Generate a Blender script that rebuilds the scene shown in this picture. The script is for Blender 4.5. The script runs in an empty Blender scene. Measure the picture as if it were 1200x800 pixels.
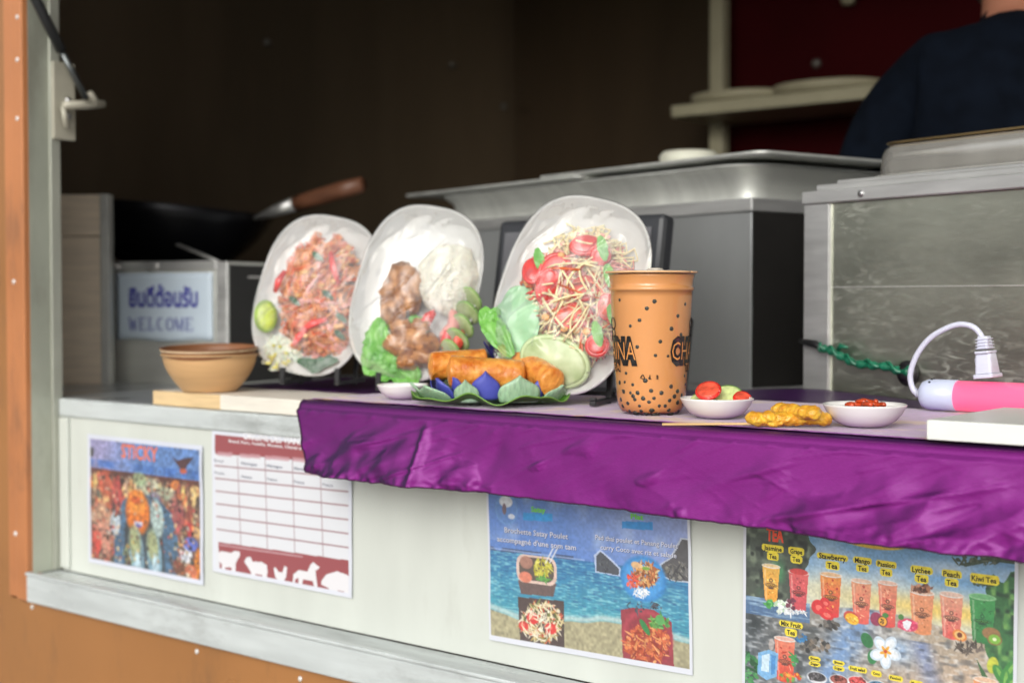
import bpy, bmesh, math, random
import numpy as np
from mathutils import Vector, Matrix, noise, Euler
R = math.radians
random.seed(7)
C = bpy.context.scene.collection
SC = bpy.context.scene

# ------------------------------------------------------------------ camera
ZC = 1.05                       # height of the cloth-covered shelf above the ground
YAW, PITCH, F = 39.5, 1.74, 1650.0
camd = bpy.data.cameras.new('camera'); cam = bpy.data.objects.new('camera', camd); C.objects.link(cam)
cam.location = (0, -1.331, ZC + .135)
cam.rotation_euler = (R(90 - PITCH), 0, R(YAW))
camd.sensor_width = 36; camd.lens = F / 1200 * 36
camd.clip_start = .02; camd.clip_end = 5000
camd.dof.use_dof = True; camd.dof.focus_distance = 1.50; camd.dof.aperture_fstop = 4.2
SC.camera = cam

# ------------------------------------------------------------------ light
SC.view_settings.view_transform = 'Standard'; SC.view_settings.look = 'None'
SC.view_settings.exposure = 0.25; SC.view_settings.gamma = 1
w = bpy.data.worlds.new('World'); SC.world = w; w.use_nodes = True
nt = w.node_tree; bg = nt.nodes['Background']
sky = nt.nodes.new('ShaderNodeTexSky'); sky.sky_type = 'NISHITA'; sky.sun_disc = False
SUN_EL, SUN_AZ = 26.0, 158.0      # azimuth measured from +Y towards +X
sky.sun_elevation = R(SUN_EL); sky.sun_rotation = R(SUN_AZ)
sky.dust_density = 4; sky.air_density = 1.0; sky.ozone_density = 1.0
hs = nt.nodes.new('ShaderNodeHueSaturation'); hs.inputs['Saturation'].default_value = .16
nt.links.new(sky.outputs[0], hs.inputs['Color']); nt.links.new(hs.outputs[0], bg.inputs[0])
bg.inputs[1].default_value = .13
sund = bpy.data.lights.new('sun', 'SUN'); sun = bpy.data.objects.new('sun', sund); C.objects.link(sun)
sund.energy = 0.75; sund.angle = R(40); sund.color = (1, .985, .90)
d = Vector((math.sin(R(SUN_AZ)) * math.cos(R(SUN_EL)), math.cos(R(SUN_AZ)) * math.cos(R(SUN_EL)), math.sin(R(SUN_EL))))
sun.rotation_euler = d.to_track_quat('Z', 'Y').to_euler(); sun.location = d * 20

# ------------------------------------------------------------------ survey helpers (photo measurements -> real points)
CM = Matrix.Translation(cam.location) @ Euler(cam.rotation_euler).to_matrix().to_4x4()
def ray(px, py):
    return CM.translation.copy(), (CM.to_3x3() @ Vector(((px - 600) / F, (400 - py) / F, -1)))
def onZ(px, py, z):
    o, r = ray(px, py); return o + r * ((z + ZC - o.z) / r.z)
def onY(px, py, y):
    o, r = ray(px, py); return o + r * ((y - o.y) / r.y)
def onX(px, py, x):
    o, r = ray(px, py); return o + r * ((x - o.x) / r.x)
def onD(px, py, dd):
    o, r = ray(px, py); return o + r * dd

# ------------------------------------------------------------------ materials
def srgb(c):
    if isinstance(c, (int, float)): c = (c, c, c)
    return tuple((x / 255 / 12.92) if x / 255 <= .04045 else ((x / 255 + .055) / 1.055) ** 2.4 for x in c[:3])
MATS = {}
def mat(name, col, rough=.5, metal=0, var=.12, vscale=20, stretch=(1, 1, 1), bump=0, bscale=60, coat=0, sss=0, emit=0, spec=.5,
        sheen=0, col2=None, rvar=0, alpha=1, trans=0, coords='Object', ior=1.45, aniso=0):
    if name in MATS: return MATS[name]
    m = bpy.data.materials.new(name); m.use_nodes = True; n = m.node_tree; b = n.nodes['Principled BSDF']; L = n.links
    col = tuple(col[:3]); MATS[name] = m
    b.inputs['Roughness'].default_value = rough; b.inputs['Metallic'].default_value = metal
    b.inputs['Specular IOR Level'].default_value = spec; b.inputs['IOR'].default_value = ior
    b.inputs['Coat Weight'].default_value = coat; b.inputs['Coat Roughness'].default_value = .08
    b.inputs['Subsurface Weight'].default_value = sss; b.inputs['Subsurface Scale'].default_value = .006
    b.inputs['Sheen Weight'].default_value = sheen; b.inputs['Transmission Weight'].default_value = trans
    b.inputs['Anisotropic'].default_value = aniso
    tc = n.nodes.new('ShaderNodeTexCoord'); mp = n.nodes.new('ShaderNodeMapping'); L.new(tc.outputs[coords], mp.inputs[0])
    mp.inputs['Scale'].default_value = stretch
    nz = n.nodes.new('ShaderNodeTexNoise'); nz.inputs['Scale'].default_value = vscale; nz.inputs['Detail'].default_value = 5
    L.new(mp.outputs[0], nz.inputs['Vector'])
    rp = n.nodes.new('ShaderNodeMapRange'); rp.inputs[1].default_value = .3; rp.inputs[2].default_value = .7
    L.new(nz.outputs[0], rp.inputs[0])
    mx = n.nodes.new('ShaderNodeMix'); mx.data_type = 'RGBA'; L.new(rp.outputs[0], mx.inputs[0])
    c2 = col2 if col2 else tuple(min(1, c * (1 + var)) for c in col)
    c1 = col if col2 else tuple(c * (1 - var) for c in col)
    mx.inputs[6].default_value = (*c1, 1); mx.inputs[7].default_value = (*c2[:3], 1)
    L.new(mx.outputs[2], b.inputs['Base Color'])
    if rvar:
        rr = n.nodes.new('ShaderNodeMapRange'); rr.inputs[3].default_value = max(.02, rough - rvar); rr.inputs[4].default_value = rough + rvar
        n2 = n.nodes.new('ShaderNodeTexNoise'); n2.inputs['Scale'].default_value = vscale * .37; n2.inputs['Detail'].default_value = 7
        L.new(mp.outputs[0], n2.inputs['Vector']); L.new(n2.outputs[0], rr.inputs[0]); rr.inputs[1].default_value = .35; rr.inputs[2].default_value = .65
        L.new(rr.outputs[0], b.inputs['Roughness'])
    if bump:
        nb = n.nodes.new('ShaderNodeTexNoise'); nb.inputs['Scale'].default_value = bscale; nb.inputs['Detail'].default_value = 4
        L.new(mp.outputs[0], nb.inputs['Vector'])
        bp = n.nodes.new('ShaderNodeBump'); bp.inputs['Strength'].default_value = bump; bp.inputs['Distance'].default_value = .002
        L.new(nb.outputs[0], bp.inputs['Height']); L.new(bp.outputs[0], b.inputs['Normal'])
    if emit:
        b.inputs['Emission Color'].default_value = (*col, 1); b.inputs['Emission Strength'].default_value = emit
    return m

def paint_attr_mat(name, rough=.35, coat=.25, bump=0):
    """printed paper: the ink colours sit in the mesh's colour attribute"""
    if name in MATS: return MATS[name]
    m = bpy.data.materials.new(name); m.use_nodes = True; n = m.node_tree; b = n.nodes['Principled BSDF']; MATS[name] = m
    a = n.nodes.new('ShaderNodeAttribute'); a.attribute_name = 'ink'; n.links.new(a.outputs[0], b.inputs['Base Color'])
    b.inputs['Roughness'].default_value = rough; b.inputs['Coat Weight'].default_value = coat; b.inputs['Coat Roughness'].default_value = .2
    tc = n.nodes.new('ShaderNodeTexCoord'); nb = n.nodes.new('ShaderNodeTexNoise'); nb.inputs['Scale'].default_value = 14
    n.links.new(tc.outputs['Object'], nb.inputs['Vector'])
    bp = n.nodes.new('ShaderNodeBump'); bp.inputs['Strength'].default_value = .5; bp.inputs['Distance'].default_value = .002
    n.links.new(nb.outputs[0], bp.inputs['Height']); n.links.new(bp.outputs[0], b.inputs['Normal'])
    return m

def film_mat(name, veil, gl, rough=.08, bumpd=.004, scale=22):
    """clear cling film / clear plastic: see-through, glossy, slightly milky"""
    if name in MATS: return MATS[name]
    m = bpy.data.materials.new(name); m.use_nodes = True; n = m.node_tree; n.nodes.clear(); L = n.links; MATS[name] = m
    out = n.nodes.new('ShaderNodeOutputMaterial'); tr = n.nodes.new('ShaderNodeBsdfTransparent')
    g = n.nodes.new('ShaderNodeBsdfGlossy'); g.inputs['Roughness'].default_value = rough
    df = n.nodes.new('ShaderNodeBsdfDiffuse'); df.inputs[0].default_value = (.74, .76, .78, 1)
    m1 = n.nodes.new('ShaderNodeMixShader'); m2 = n.nodes.new('ShaderNodeMixShader')
    tc = n.nodes.new('ShaderNodeTexCoord'); mp = n.nodes.new('ShaderNodeMapping'); mp.inputs['Rotation'].default_value = (0, 0, .7); mp.inputs['Scale'].default_value = (1, .35, 1)
    L.new(tc.outputs['Object'], mp.inputs[0])
    nz = n.nodes.new('ShaderNodeTexNoise'); nz.inputs['Scale'].default_value = scale; nz.inputs['Detail'].default_value = 3; nz.inputs['Distortion'].default_value = .8
    L.new(mp.outputs[0], nz.inputs['Vector'])
    bp = n.nodes.new('ShaderNodeBump'); bp.inputs['Distance'].default_value = bumpd; L.new(nz.outputs[0], bp.inputs['Height'])
    L.new(bp.outputs[0], g.inputs['Normal'])
    mr = n.nodes.new('ShaderNodeMapRange'); mr.inputs[1].default_value = .42; mr.inputs[2].default_value = .68; mr.inputs[3].default_value = veil * .35; mr.inputs[4].default_value = veil * 1.9
    L.new(nz.outputs[0], mr.inputs[0]); L.new(mr.outputs[0], m1.inputs[0])
    L.new(tr.outputs[0], m1.inputs[1]); L.new(df.outputs[0], m1.inputs[2])
    fr = n.nodes.new('ShaderNodeFresnel'); fr.inputs['IOR'].default_value = gl; L.new(bp.outputs[0], fr.inputs['Normal'])
    mi_ = n.nodes.new('ShaderNodeMath'); mi_.operation = 'MINIMUM'; mi_.inputs[1].default_value = .30; L.new(fr.outputs[0], mi_.inputs[0]); L.new(mi_.outputs[0], m2.inputs[0]); L.new(m1.outputs[0], m2.inputs[1]); L.new(g.outputs[0], m2.inputs[2])
    L.new(m2.outputs[0], out.inputs[0]); return m

# ------------------------------------------------------------------ mesh helpers
_ico = {}
def ico(sub):
    if sub not in _ico:
        bm = bmesh.new(); bmesh.ops.create_icosphere(bm, subdivisions=sub, radius=1)
        _ico[sub] = ([v.co.copy() for v in bm.verts], [tuple(v.index for v in f.verts) for f in bm.faces]); bm.free()
    return _ico[sub]
class MB:
    def __init__(s): s.v = []; s.f = []; s.m = []; s.s = []
    def add(s, vs, fs, mi=0, smooth=False, M=None):
        o = len(s.v); s.v += [(M @ Vector(v)) if M is not None else Vector(v) for v in vs]
        s.f += [tuple(i + o for i in f) for f in fs]; s.m += [mi] * len(fs); s.s += [smooth] * len(fs); return s
    def box(s, a, b, mi=0, M=None):
        x0, y0, z0 = a; x1, y1, z1 = b
        return s.add([(x0,y0,z0),(x1,y0,z0),(x1,y1,z0),(x0,y1,z0),(x0,y0,z1),(x1,y0,z1),(x1,y1,z1),(x0,y1,z1)],
              [(0,3,2,1),(4,5,6,7),(0,1,5,4),(1,2,6,5),(2,3,7,6),(3,0,4,7)], mi, False, M)
    def tube(s, pts, r, n=8, mi=0, caps=True, M=None, flat=1.0):
        pts = [Vector(p) for p in pts]; N = len(pts); rs = r if isinstance(r, (list, tuple)) else [r] * N
        vs = []; up = None
        for i, p in enumerate(pts):
            t = (pts[min(i + 1, N - 1)] - pts[max(i - 1, 0)])
            t = t.normalized() if t.length > 1e-9 else Vector((0, 0, 1))
            if up is None: up = Vector((0, 0, 1)) if abs(t.z) < .9 else Vector((1, 0, 0))
            a = t.cross(up); a = a.normalized() if a.length > 1e-6 else t.orthogonal().normalized()
            b = a.cross(t).normalized(); up = b
            for k in range(n):
                th = 2 * math.pi * k / n; vs.append(p + a * math.cos(th) * rs[i] + b * math.sin(th) * rs[i] * flat)
        fs = [(i*n+k, i*n+(k+1)%n, (i+1)*n+(k+1)%n, (i+1)*n+k) for i in range(N - 1) for k in range(n)]
        if caps: fs += [tuple(range(n))[::-1], tuple((N-1)*n + k for k in range(n))]
        return s.add(vs, fs, mi, True, M)
    def lathe(s, prof, n=48, mi=0, M=None, sx=1, sy=1, closed=False):
        vs = []; fs = []; N = len(prof)
        for r, z in prof:
            for k in range(n):
                th = 2 * math.pi * k / n; vs.append((r * math.cos(th) * sx, r * math.sin(th) * sy, z))
        for i in range(N - 1):
            for k in range(n): fs.append((i*n+k, i*n+(k+1)%n, (i+1)*n+(k+1)%n, (i+1)*n+k))
        if prof[0][0] > 1e-5: fs.append(tuple(range(n))[::-1])
        if prof[-1][0] > 1e-5 and closed: fs.append(tuple((N-1)*n+k for k in range(n)))
        return s.add(vs, fs, mi, True, M)
    def blob(s, c, rad, sub=2, amp=.15, fr=2.0, seed=0, mi=0, M=None, rot=None):
        vs, fs = ico(sub); out = []; rad = (rad,) * 3 if isinstance(rad, (int, float)) else rad
        for v in vs:
            o3 = Vector((seed * 3.1, seed * 1.7, seed)); k = 1 + amp * noise.noise(v * fr + o3) + (amp * (.45 * noise.noise(v * fr * 2.7 + o3) + .22 * noise.noise(v * fr * 6 + o3)) if sub >= 3 else 0)
            q = Vector((v.x * rad[0] * k, v.y * rad[1] * k, v.z * rad[2] * k))
            if rot: q = rot @ q
            out.append(q + Vector(c))
        return s.add(out, fs, mi, True, M)
    def grid(s, fn, nu, nv, mi=0, smooth=True, M=None, wrapu=False):
        vs = [fn(i / (nu if wrapu else nu - 1), j / (nv - 1)) for j in range(nv) for i in range(nu)]
        fs = [(j*nu+i, j*nu+(i+1)%nu, (j+1)*nu+(i+1)%nu, (j+1)*nu+i) for j in range(nv-1) for i in range(nu if wrapu else nu-1)]
        return s.add(vs, fs, mi, smooth, M)
def pmat(p):
    if p is None: return Matrix.Identity(4)
    M = p.matrix_basis.copy()
    return (pmat(p.parent) @ M) if p.parent else M
def obj(name, mb, mats, parent=None, world=False, bevel=0, solid=0, sub=0, seg=2):
    me = bpy.data.meshes.new(name); vs = mb.v
    if world and parent is not None:
        I = pmat(parent).inverted(); vs = [I @ v for v in vs]
    me.from_pydata([tuple(v) for v in vs], [], mb.f)
    if not isinstance(mats, (list, tuple)): mats = [mats]
    for m in mats: me.materials.append(m)
    me.polygons.foreach_set('material_index', mb.m); me.polygons.foreach_set('use_smooth', mb.s); me.update()
    o = bpy.data.objects.new(name, me); C.objects.link(o); o.parent = parent
    if solid: q = o.modifiers.new('solid', 'SOLIDIFY'); q.thickness = solid; q.offset = 0
    if bevel:
        q = o.modifiers.new('bevel', 'BEVEL'); q.width = bevel; q.segments = seg; q.limit_method = 'ANGLE'; q.angle_limit = R(40); q.harden_normals = False
    if sub: q = o.modifiers.new('sub', 'SUBSURF'); q.levels = sub; q.render_levels = sub
    return o
def thing(name, label, cat, loc=(0, 0, 0), rot=0, group=None):
    o = bpy.data.objects.new(name, None); C.objects.link(o); o.location = loc
    o.rotation_euler = rot if isinstance(rot, (tuple, list)) else (0, 0, rot)
    o.empty_display_size = .05; o['label'] = label; o['category'] = cat
    if group: o['group'] = group
    return o
def tag(o, label, cat, group=None):
    o['label'] = label; o['category'] = cat
    if group: o['group'] = group
    return o
def struct(o): o['kind'] = 'structure'; return o
def stuff(o): o['kind'] = 'stuff'; return o

_txt = {}
def text_tris(body, bold=0.0):
    """flat outline of a word in Blender's own font, height of a capital = 1 ; returns verts, faces, width"""
    k = (body, bold)
    if k in _txt: return _txt[k]
    cu = bpy.data.curves.new('t', 'FONT'); cu.body = body; cu.offset = bold; cu.resolution_u = 2; cu.fill_mode = 'FRONT'
    o = bpy.data.objects.new('t', cu); C.objects.link(o)
    dg = bpy.context.evaluated_depsgraph_get(); me = o.evaluated_get(dg).to_mesh()
    vs = [(v.co.x, v.co.y) for v in me.vertices]; fs = [tuple(p.vertices) for p in me.polygons]
    o.evaluated_get(dg).to_mesh_clear(); bpy.data.objects.remove(o); bpy.data.curves.remove(cu)
    if not vs: return [], [], 0, 0
    x0 = min(v[0] for v in vs); vs = [(v[0] - x0, v[1]) for v in vs]
    _txt[k] = (vs, fs, max(v[0] for v in vs), .7); return _txt[k]

# ------------------------------------------------------------------ raster for printed sheets (colours only, stored per vertex)
class Canvas:
    def __init__(s, w, h, col): # w,h in samples
        s.w, s.h = w, h; s.a = np.zeros((h, w, 3)); s.a[:] = col
        s.y, s.x = np.mgrid[0:h, 0:w]; s.x = (s.x + .5) / w; s.y = (s.y + .5) / h; s.asp = w / h; s.rs = np.random.RandomState(5)
    def blend(s, m, col): m = np.clip(m, 0, 1)[..., None]; s.a = s.a * (1 - m) + np.array(col, float) * m
    def noise(s, n, seed=None, sy=1.0):
        rs = np.random.RandomState(seed) if seed is not None else s.rs
        gx = max(2, int(n)); gy = max(2, int(n / s.asp * sy)); g = rs.rand(gy + 2, gx + 2)
        X = s.x * gx; Y = s.y * gy; i = X.astype(int); j = Y.astype(int); fx = X - i; fy = Y - j; fx = fx*fx*(3-2*fx); fy = fy*fy*(3-2*fy)
        return (g[j, i]*(1-fx)+g[j, i+1]*fx)*(1-fy)+(g[j+1, i]*(1-fx)+g[j+1, i+1]*fx)*fy
    def ell(s, cx, cy, rx, ry, col, rot=0, soft=.12, op=1):
        dx = (s.x - cx) * s.asp; dy = s.y - cy; c, q = math.cos(rot), math.sin(rot)
        u = (dx * c + dy * q) / (rx * s.asp); v = (-dx * q + dy * c) / ry; r = np.sqrt(u*u + v*v)
        s.blend(np.clip((1 - r) / soft + .5, 0, 1) * op, col)
    def poly(s, pts, col, op=1):
        ins = np.zeros(s.x.shape, bool); n = len(pts)
        for i in range(n):
            x1, y1 = pts[i]; x2, y2 = pts[(i + 1) % n]
            if y1 == y2: continue
            c = ((y1 > s.y) != (y2 > s.y)) & (s.x < (x2 - x1) * (s.y - y1) / (y2 - y1) + x1); ins ^= c
        s.blend(ins.astype(float) * op, col)
    def rect(s, x0, y0, x1, y1, col, op=1): s.blend(((s.x > x0) & (s.x < x1) & (s.y > y0) & (s.y < y1)).astype(float) * op, col)
    def rrect(s, x0, y0, x1, y1, r, col, op=1):
        dx = np.maximum(np.maximum(x0 + r - s.x, s.x - x1 + r), 0) * s.asp; dy = np.maximum(np.maximum(y0 + r*s.asp - s.y, s.y - y1 + r*s.asp), 0)
        s.blend((np.sqrt(dx*dx+dy*dy) < r*s.asp).astype(float) * op, col)
    def mult(s, k): s.a = np.clip(s.a * k[..., None], 0, 255)
    def line(s, x0, y0, x1, y1, wd, col, op=1):
        ax, ay, bx, by = x0*s.asp, y0, x1*s.asp, y1; px, py = s.x*s.asp, s.y
        L2 = (bx-ax)**2+(by-ay)**2 + 1e-12; t = np.clip(((px-ax)*(bx-ax)+(py-ay)*(by-ay))/L2, 0, 1)
        dd = np.hypot(px-ax-t*(bx-ax), py-ay-t*(by-ay)); s.blend(np.clip((wd-dd)/(1.0/s.h)+.5, 0, 1)*op, col)
    def linear(s):
        a = np.clip(s.a / 255, 0, 1); return np.where(a <= .04045, a / 12.92, ((a + .055) / 1.055) ** 2.4)

def Z(z): return z + ZC
def steel(name, base=.42, rough=.32, tint=(1, 1, .97), stretch=(1, 1, 14), vs=6, rvar=.1, var=.12, bump=.1):
    return mat(name, tuple(base * t for t in tint), rough, .78, var, vs, stretch, bump, 30, rvar=rvar)
M_white = mat('white_panel_paint', srgb((200, 204, 197)), .42, 0, .055, 4, (3, 1, .8), bump=.05, rvar=.1)
M_rail = mat('grey_alu_rail', srgb((196, 202, 202)), .36, .12, .12, 7, (1, 6, 6), rvar=.14, bump=.15, bscale=30)
M_jamb = mat('jamb_alu', srgb((172, 176, 162)), .4, .25, .2, 5, (1, 1, .6), rvar=.12, bump=.1)
M_jamb2 = mat('jamb_edge', srgb((176, 178, 166)), .4, .4, .1, 8)
M_orange = mat('orange_paint', srgb((156, 107, 62)), .33, 0, .16, 2.2, coat=.35, rvar=.08, bump=.04, bscale=12)
M_orange2 = mat('orange_trim_paint', srgb((184, 120, 76)), .38, 0, .12, 5, coat=.25)
M_rivet = mat('rivet_white', (.75, .73, .7), .4, .2)
def grime(m, col, amt, sc=9, lo=.56, hi=.74, stretch=(1, 1, .35)):
    n = m.node_tree; L = n.links; b = n.nodes['Principled BSDF']; old = b.inputs['Base Color'].links[0].from_socket
    tc = n.nodes.new('ShaderNodeTexCoord'); mp = n.nodes.new('ShaderNodeMapping'); mp.inputs['Scale'].default_value = stretch; L.new(tc.outputs['Object'], mp.inputs[0])
    nz_ = n.nodes.new('ShaderNodeTexNoise'); nz_.inputs['Scale'].default_value = sc; nz_.inputs['Detail'].default_value = 12; nz_.inputs['Roughness'].default_value = .72; L.new(mp.outputs[0], nz_.inputs['Vector'])
    mr = n.nodes.new('ShaderNodeMapRange'); mr.inputs[1].default_value = lo; mr.inputs[2].default_value = hi; mr.inputs[4].default_value = amt; L.new(nz_.outputs[0], mr.inputs[0])
    mx = n.nodes.new('ShaderNodeMix'); mx.data_type = 'RGBA'; L.new(mr.outputs[0], mx.inputs[0]); L.new(old, mx.inputs[6]); mx.inputs[7].default_value = (*col, 1); L.new(mx.outputs[2], b.inputs['Base Color'])
grime(M_white, (.36, .36, .31), .30); grime(M_rail, (.16, .16, .15), .55, 14, .50, .70, (.3, 1, 1)); grime(M_orange, (.12, .07, .04), .5, 11, .52, .72); grime(M_orange2, (.14, .08, .05), .5, 16, .52, .7)
grime(M_jamb, (.20, .19, .15), .6, 7, .46, .66); grime(M_jamb2, (.2, .19, .16), .5, 12)
M_darkin = mat('dark_inner_wall', (.072, .049, .028), .38, .5, .35, 2.2, (1, 1, .25), rvar=.1, bump=.08)
M_red = mat('red_back_wall', (.034, .001, .002), .7, 0, .2, 3, spec=.08)
M_cream = mat('cream_shelf_paint', srgb((160, 154, 128)), .5, 0, .08, 10)
M_black = mat('black_plastic', (.012, .012, .013), .38, 0, .2)
M_floor = mat('trailer_floor', (.06, .055, .05), .6)

# ------------------------------------------------------------------ ground
g = MB(); g.box((-400, -400, -.2), (400, 400, 0))
gm = mat('paving', (.33, .32, .29), .85, 0, .3, 3, bump=.5, bscale=90)
struct(obj('ground', g, gm))

# ------------------------------------------------------------------ the food trailer
XL, XR, TOP = -2.076, 1.65, 1.36
ft = thing('food_trailer', 'orange food trailer with open serving hatch, white service panel and grey alloy rail', 'food trailer', (0, .9, .02))
def P(name, boxes, m, parent=None, bevel=0, **k):
    q = MB()
    for a, b in boxes: q.box((a[0], a[1], Z(a[2])), (b[0], b[1], Z(b[2])))
    return obj(name, q, m, parent if parent is not None else ft, world=True, bevel=bevel, **k)
P('side_skin', [((-3.1, -.055, -1.02), (XL - .062, -.03, 1.62))], M_orange)
P('lower_skin', [((XL - .062, -.055, -1.02), (1.9, -.03, -.364))], M_orange)
P('upper_skin', [((XL - .062, -.055, TOP + .03), (1.9, -.03, 1.62))], M_orange)
P('side_skin', [((XR + .03, -.055, -.364), (1.9, -.03, TOP + .03))], M_orange)
P('trim_strip', [((XL - .062, -.060, -.36), (XL - .034, -.032, TOP + .03)), ], M_orange2, bevel=.002)
P('trim_strip', [((XL - .0335, -.064, -.362), (XL - .0005, -.034, TOP + .03))], M_orange2, bevel=.003)
for px, py in ((19, 70), (19, 139), (17, 625), (15, 330), (19, 20)):
    p = onY(px, py, -.066); q = MB(); q.blob((p.x, p.y + .002, p.z), (.0042, .0022, .0042), 2, 0); obj('rivet', q, M_rivet, ft, world=True)
for px, py in ((37, 711), (230, 763), (351, 795), (560, 852)):
    p = onY(px, py, -.057); q = MB(); q.blob((p.x, p.y + .001, p.z), (.004, .002, .004), 2, 0); obj('rivet', q, M_rivet, ft, world=True)
P('jamb_panel', [((XL - .03, -.053, -.317), (XL, -.016, TOP))], M_jamb)
P('jamb_edge', [((XL - .03, -.0155, -.317), (XL + .004, .004, TOP))], M_jamb2, bevel=.002)
P('sill_rail', [((XL, -.066, -.362), (XR, -.0005, -.318))], M_rail, bevel=.003)
P('sill_lip', [((XL + .001, -.069, -.3175), (XR, -.058, -.3125))], M_rail, bevel=.0015)
P('service_panel', [((XL + .0045, 0, -.317), (XR, .02, -.0605))], M_white)
P('panel_batten', [((XL + .005, -.006, -.312), (XL + .03, -.0005, -.062))], M_white, bevel=.002)
P('counter_edge', [((XL + .005, -.006, -.06), (XR, .012, -.0305))], M_rail, bevel=.003)
P('counter_top', [((-2.9, .0125, -.06), (XR, .80, -.030))], mat('counter_steel', (.5, .52, .53), .3, .8, .1, 8, (6, 1, 1), rvar=.08))
P('counter_front', [((-2.9, .0205, -.85), (XR, .045, -.0605))], M_darkin)
P('inner_floor', [((-2.9, -.029, -.90), (1.88, 2.2, -.85))], M_floor)
P('end_wall', [((-2.95, -.029, -.85), (-2.9, 2.2, 1.60))], mat('lit_end_wall', (.115, .086, .054), .4, .25, .35, 2.2, (1, 1, .25), rvar=.1))  # left wall: lighter brown than the rest, painting in the light it catches
P('end_wall', [((1.85, -.029, -.85), (1.88, 2.2, 1.60))], M_darkin)
P('front_lining', [((-2.9, -.029, -.85), (XL - .031, .004, 1.60))], M_darkin)
P('front_lining', [((XL - .03, -.0295, TOP + .001), (1.85, .004, 1.60))], M_darkin)
xr = onY(838, 100, 2.2).x
P('back_wall', [((-2.95, 2.201, -.90), (xr, 2.24, 1.62))], M_darkin)
P('back_wall', [((xr + .001, 2.201, -.90), (1.9, 2.24, 1.62))], M_red)
P('roof', [((-3.1, -.07, 1.621), (1.95, 2.3, 1.68))], mat('roof_white', (.7, .7, .68), .5))
# raised hatch door held by the strut
h = MB(); a = math.radians(38)
hm = Matrix.Translation((0, -.075, Z(TOP + .06))) @ Matrix.Rotation(-a, 4, 'X')
h.box((XL - .05, -.75, 0), (XR + .05, 0, .03), M=hm); hatch = obj('hatch_door', h, mat('hatch_inner', srgb((170, 168, 156)), .5, .1), ft, world=True, bevel=.004)
# screws in the dark wall
for px, py in ((313, 50), (530, 77), (590, 125)):
    p = onY(px, py, 2.195) if px > 500 else onY(px, py, 2.195)
    if p.x < -2.88: p = onX(px, py, -2.895)
    q = MB(); q.blob(p, .011, 2, 0); obj('screw', q, mat('dull_screw', (.16, .15, .13), .4, .5), ft, world=True)
# gas strut and its bracket
def xp(px, py, X=-2.062): return onX(px, py, X)
bk = MB(); a0 = xp(68, 70, -2.05); a1 = xp(96, 165, -2.05)
q = MB(); q.box((-2.072, a0.y, a1.z), (-2.066, a1.y, a0.z)); br = obj('strut_bracket', q, mat('bracket_white', srgb((176, 172, 156)), .4, .2), ft, world=True, bevel=.004)
q = MB(); c0 = xp(74, 124, -2.055); c1 = xp(122, 122, -2.055); q.tube([c0, c0.lerp(c1, .6), c1], [.007, .008, .006], 8); 
c2 = xp(104, 108, -2.055); q.tube([c0.lerp(c1, .8), c2], [.008, .006], 8); c3 = xp(78, 150, -2.055); q.tube([c0, c3], .005, 8)
obj('bracket_arm', q, MATS['bracket_white'], br, world=True, bevel=0)
for yy in (118, 136):
    p = xp(80, yy, -2.060); q = MB(); q.blob(p, (.005, .006, .006), 2, 0); obj('bolt', q, mat('bolt_zinc', (.5, .5, .5), .3, 1), br, world=True)
q = MB(); s0 = xp(101, 116, -2.045); s1 = xp(72, 60, -2.045); s2 = xp(42, 0, -2.045); s3 = s2 + (s2 - s1) * 5.0
q.tube([s0, s1], .0055, 10); obj('strut_rod', q, mat('strut_rod', (.12, .13, .13), .3, .8), ft, world=True)
q = MB(); q.tube([s1, s2, s3], .0085, 12); obj('strut_cylinder', q, mat('strut_black', (.03, .032, .034), .35, .2), ft, world=True)
# pole, shelf
p = onY(843, 90, 2.12); P('pole', [((p.x - .022, 2.1, -.85), (p.x + .022, 2.14, 1.60))], M_cream, bevel=.004)
s0 = onY(786, 124, 1.93); s1 = onY(786, 138, 1.93)
P('wall_shelf', [((s0.x, 1.93, s1.z - ZC), (1.2, 2.19, s0.z - ZC))], M_cream, bevel=.004)
zs = s0.z
for px, r_, lab in ((868, .14, 'flat cream tray lying at the left end of the far wall shelf'), (972, .15, 'flat cream tray on the far wall shelf nearest the person in navy')):
    p = onY(px, 110, 2.06)
    t = MB(); t.lathe([(r_ * .8, 0), (r_, .012), (r_ * 1.02, .03), (r_ * .97, .03), (r_ * .78, .006), (0, .006)], 40, sy=.8)
    o = obj('tray', t, M_cream); o.location = (p.x, 2.06, zs + .001); tag(o, lab, 'tray', 'trays on the far shelf')
p = onY(998, -6, 2.19); q = MB(); q.lathe([(.016, 0), (.02, .01), (.016, .05), (.01, .055)], 20, M=Matrix.Translation((p.x, 2.17, p.z - .03))); obj('wall_hook', q, M_cream, ft, world=True)
p = onY(957, 75, 2.199); q = MB(); q.blob(p, .014, 2, 0); obj('screw', q, MATS['dull_screw'], ft, world=True)

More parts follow.
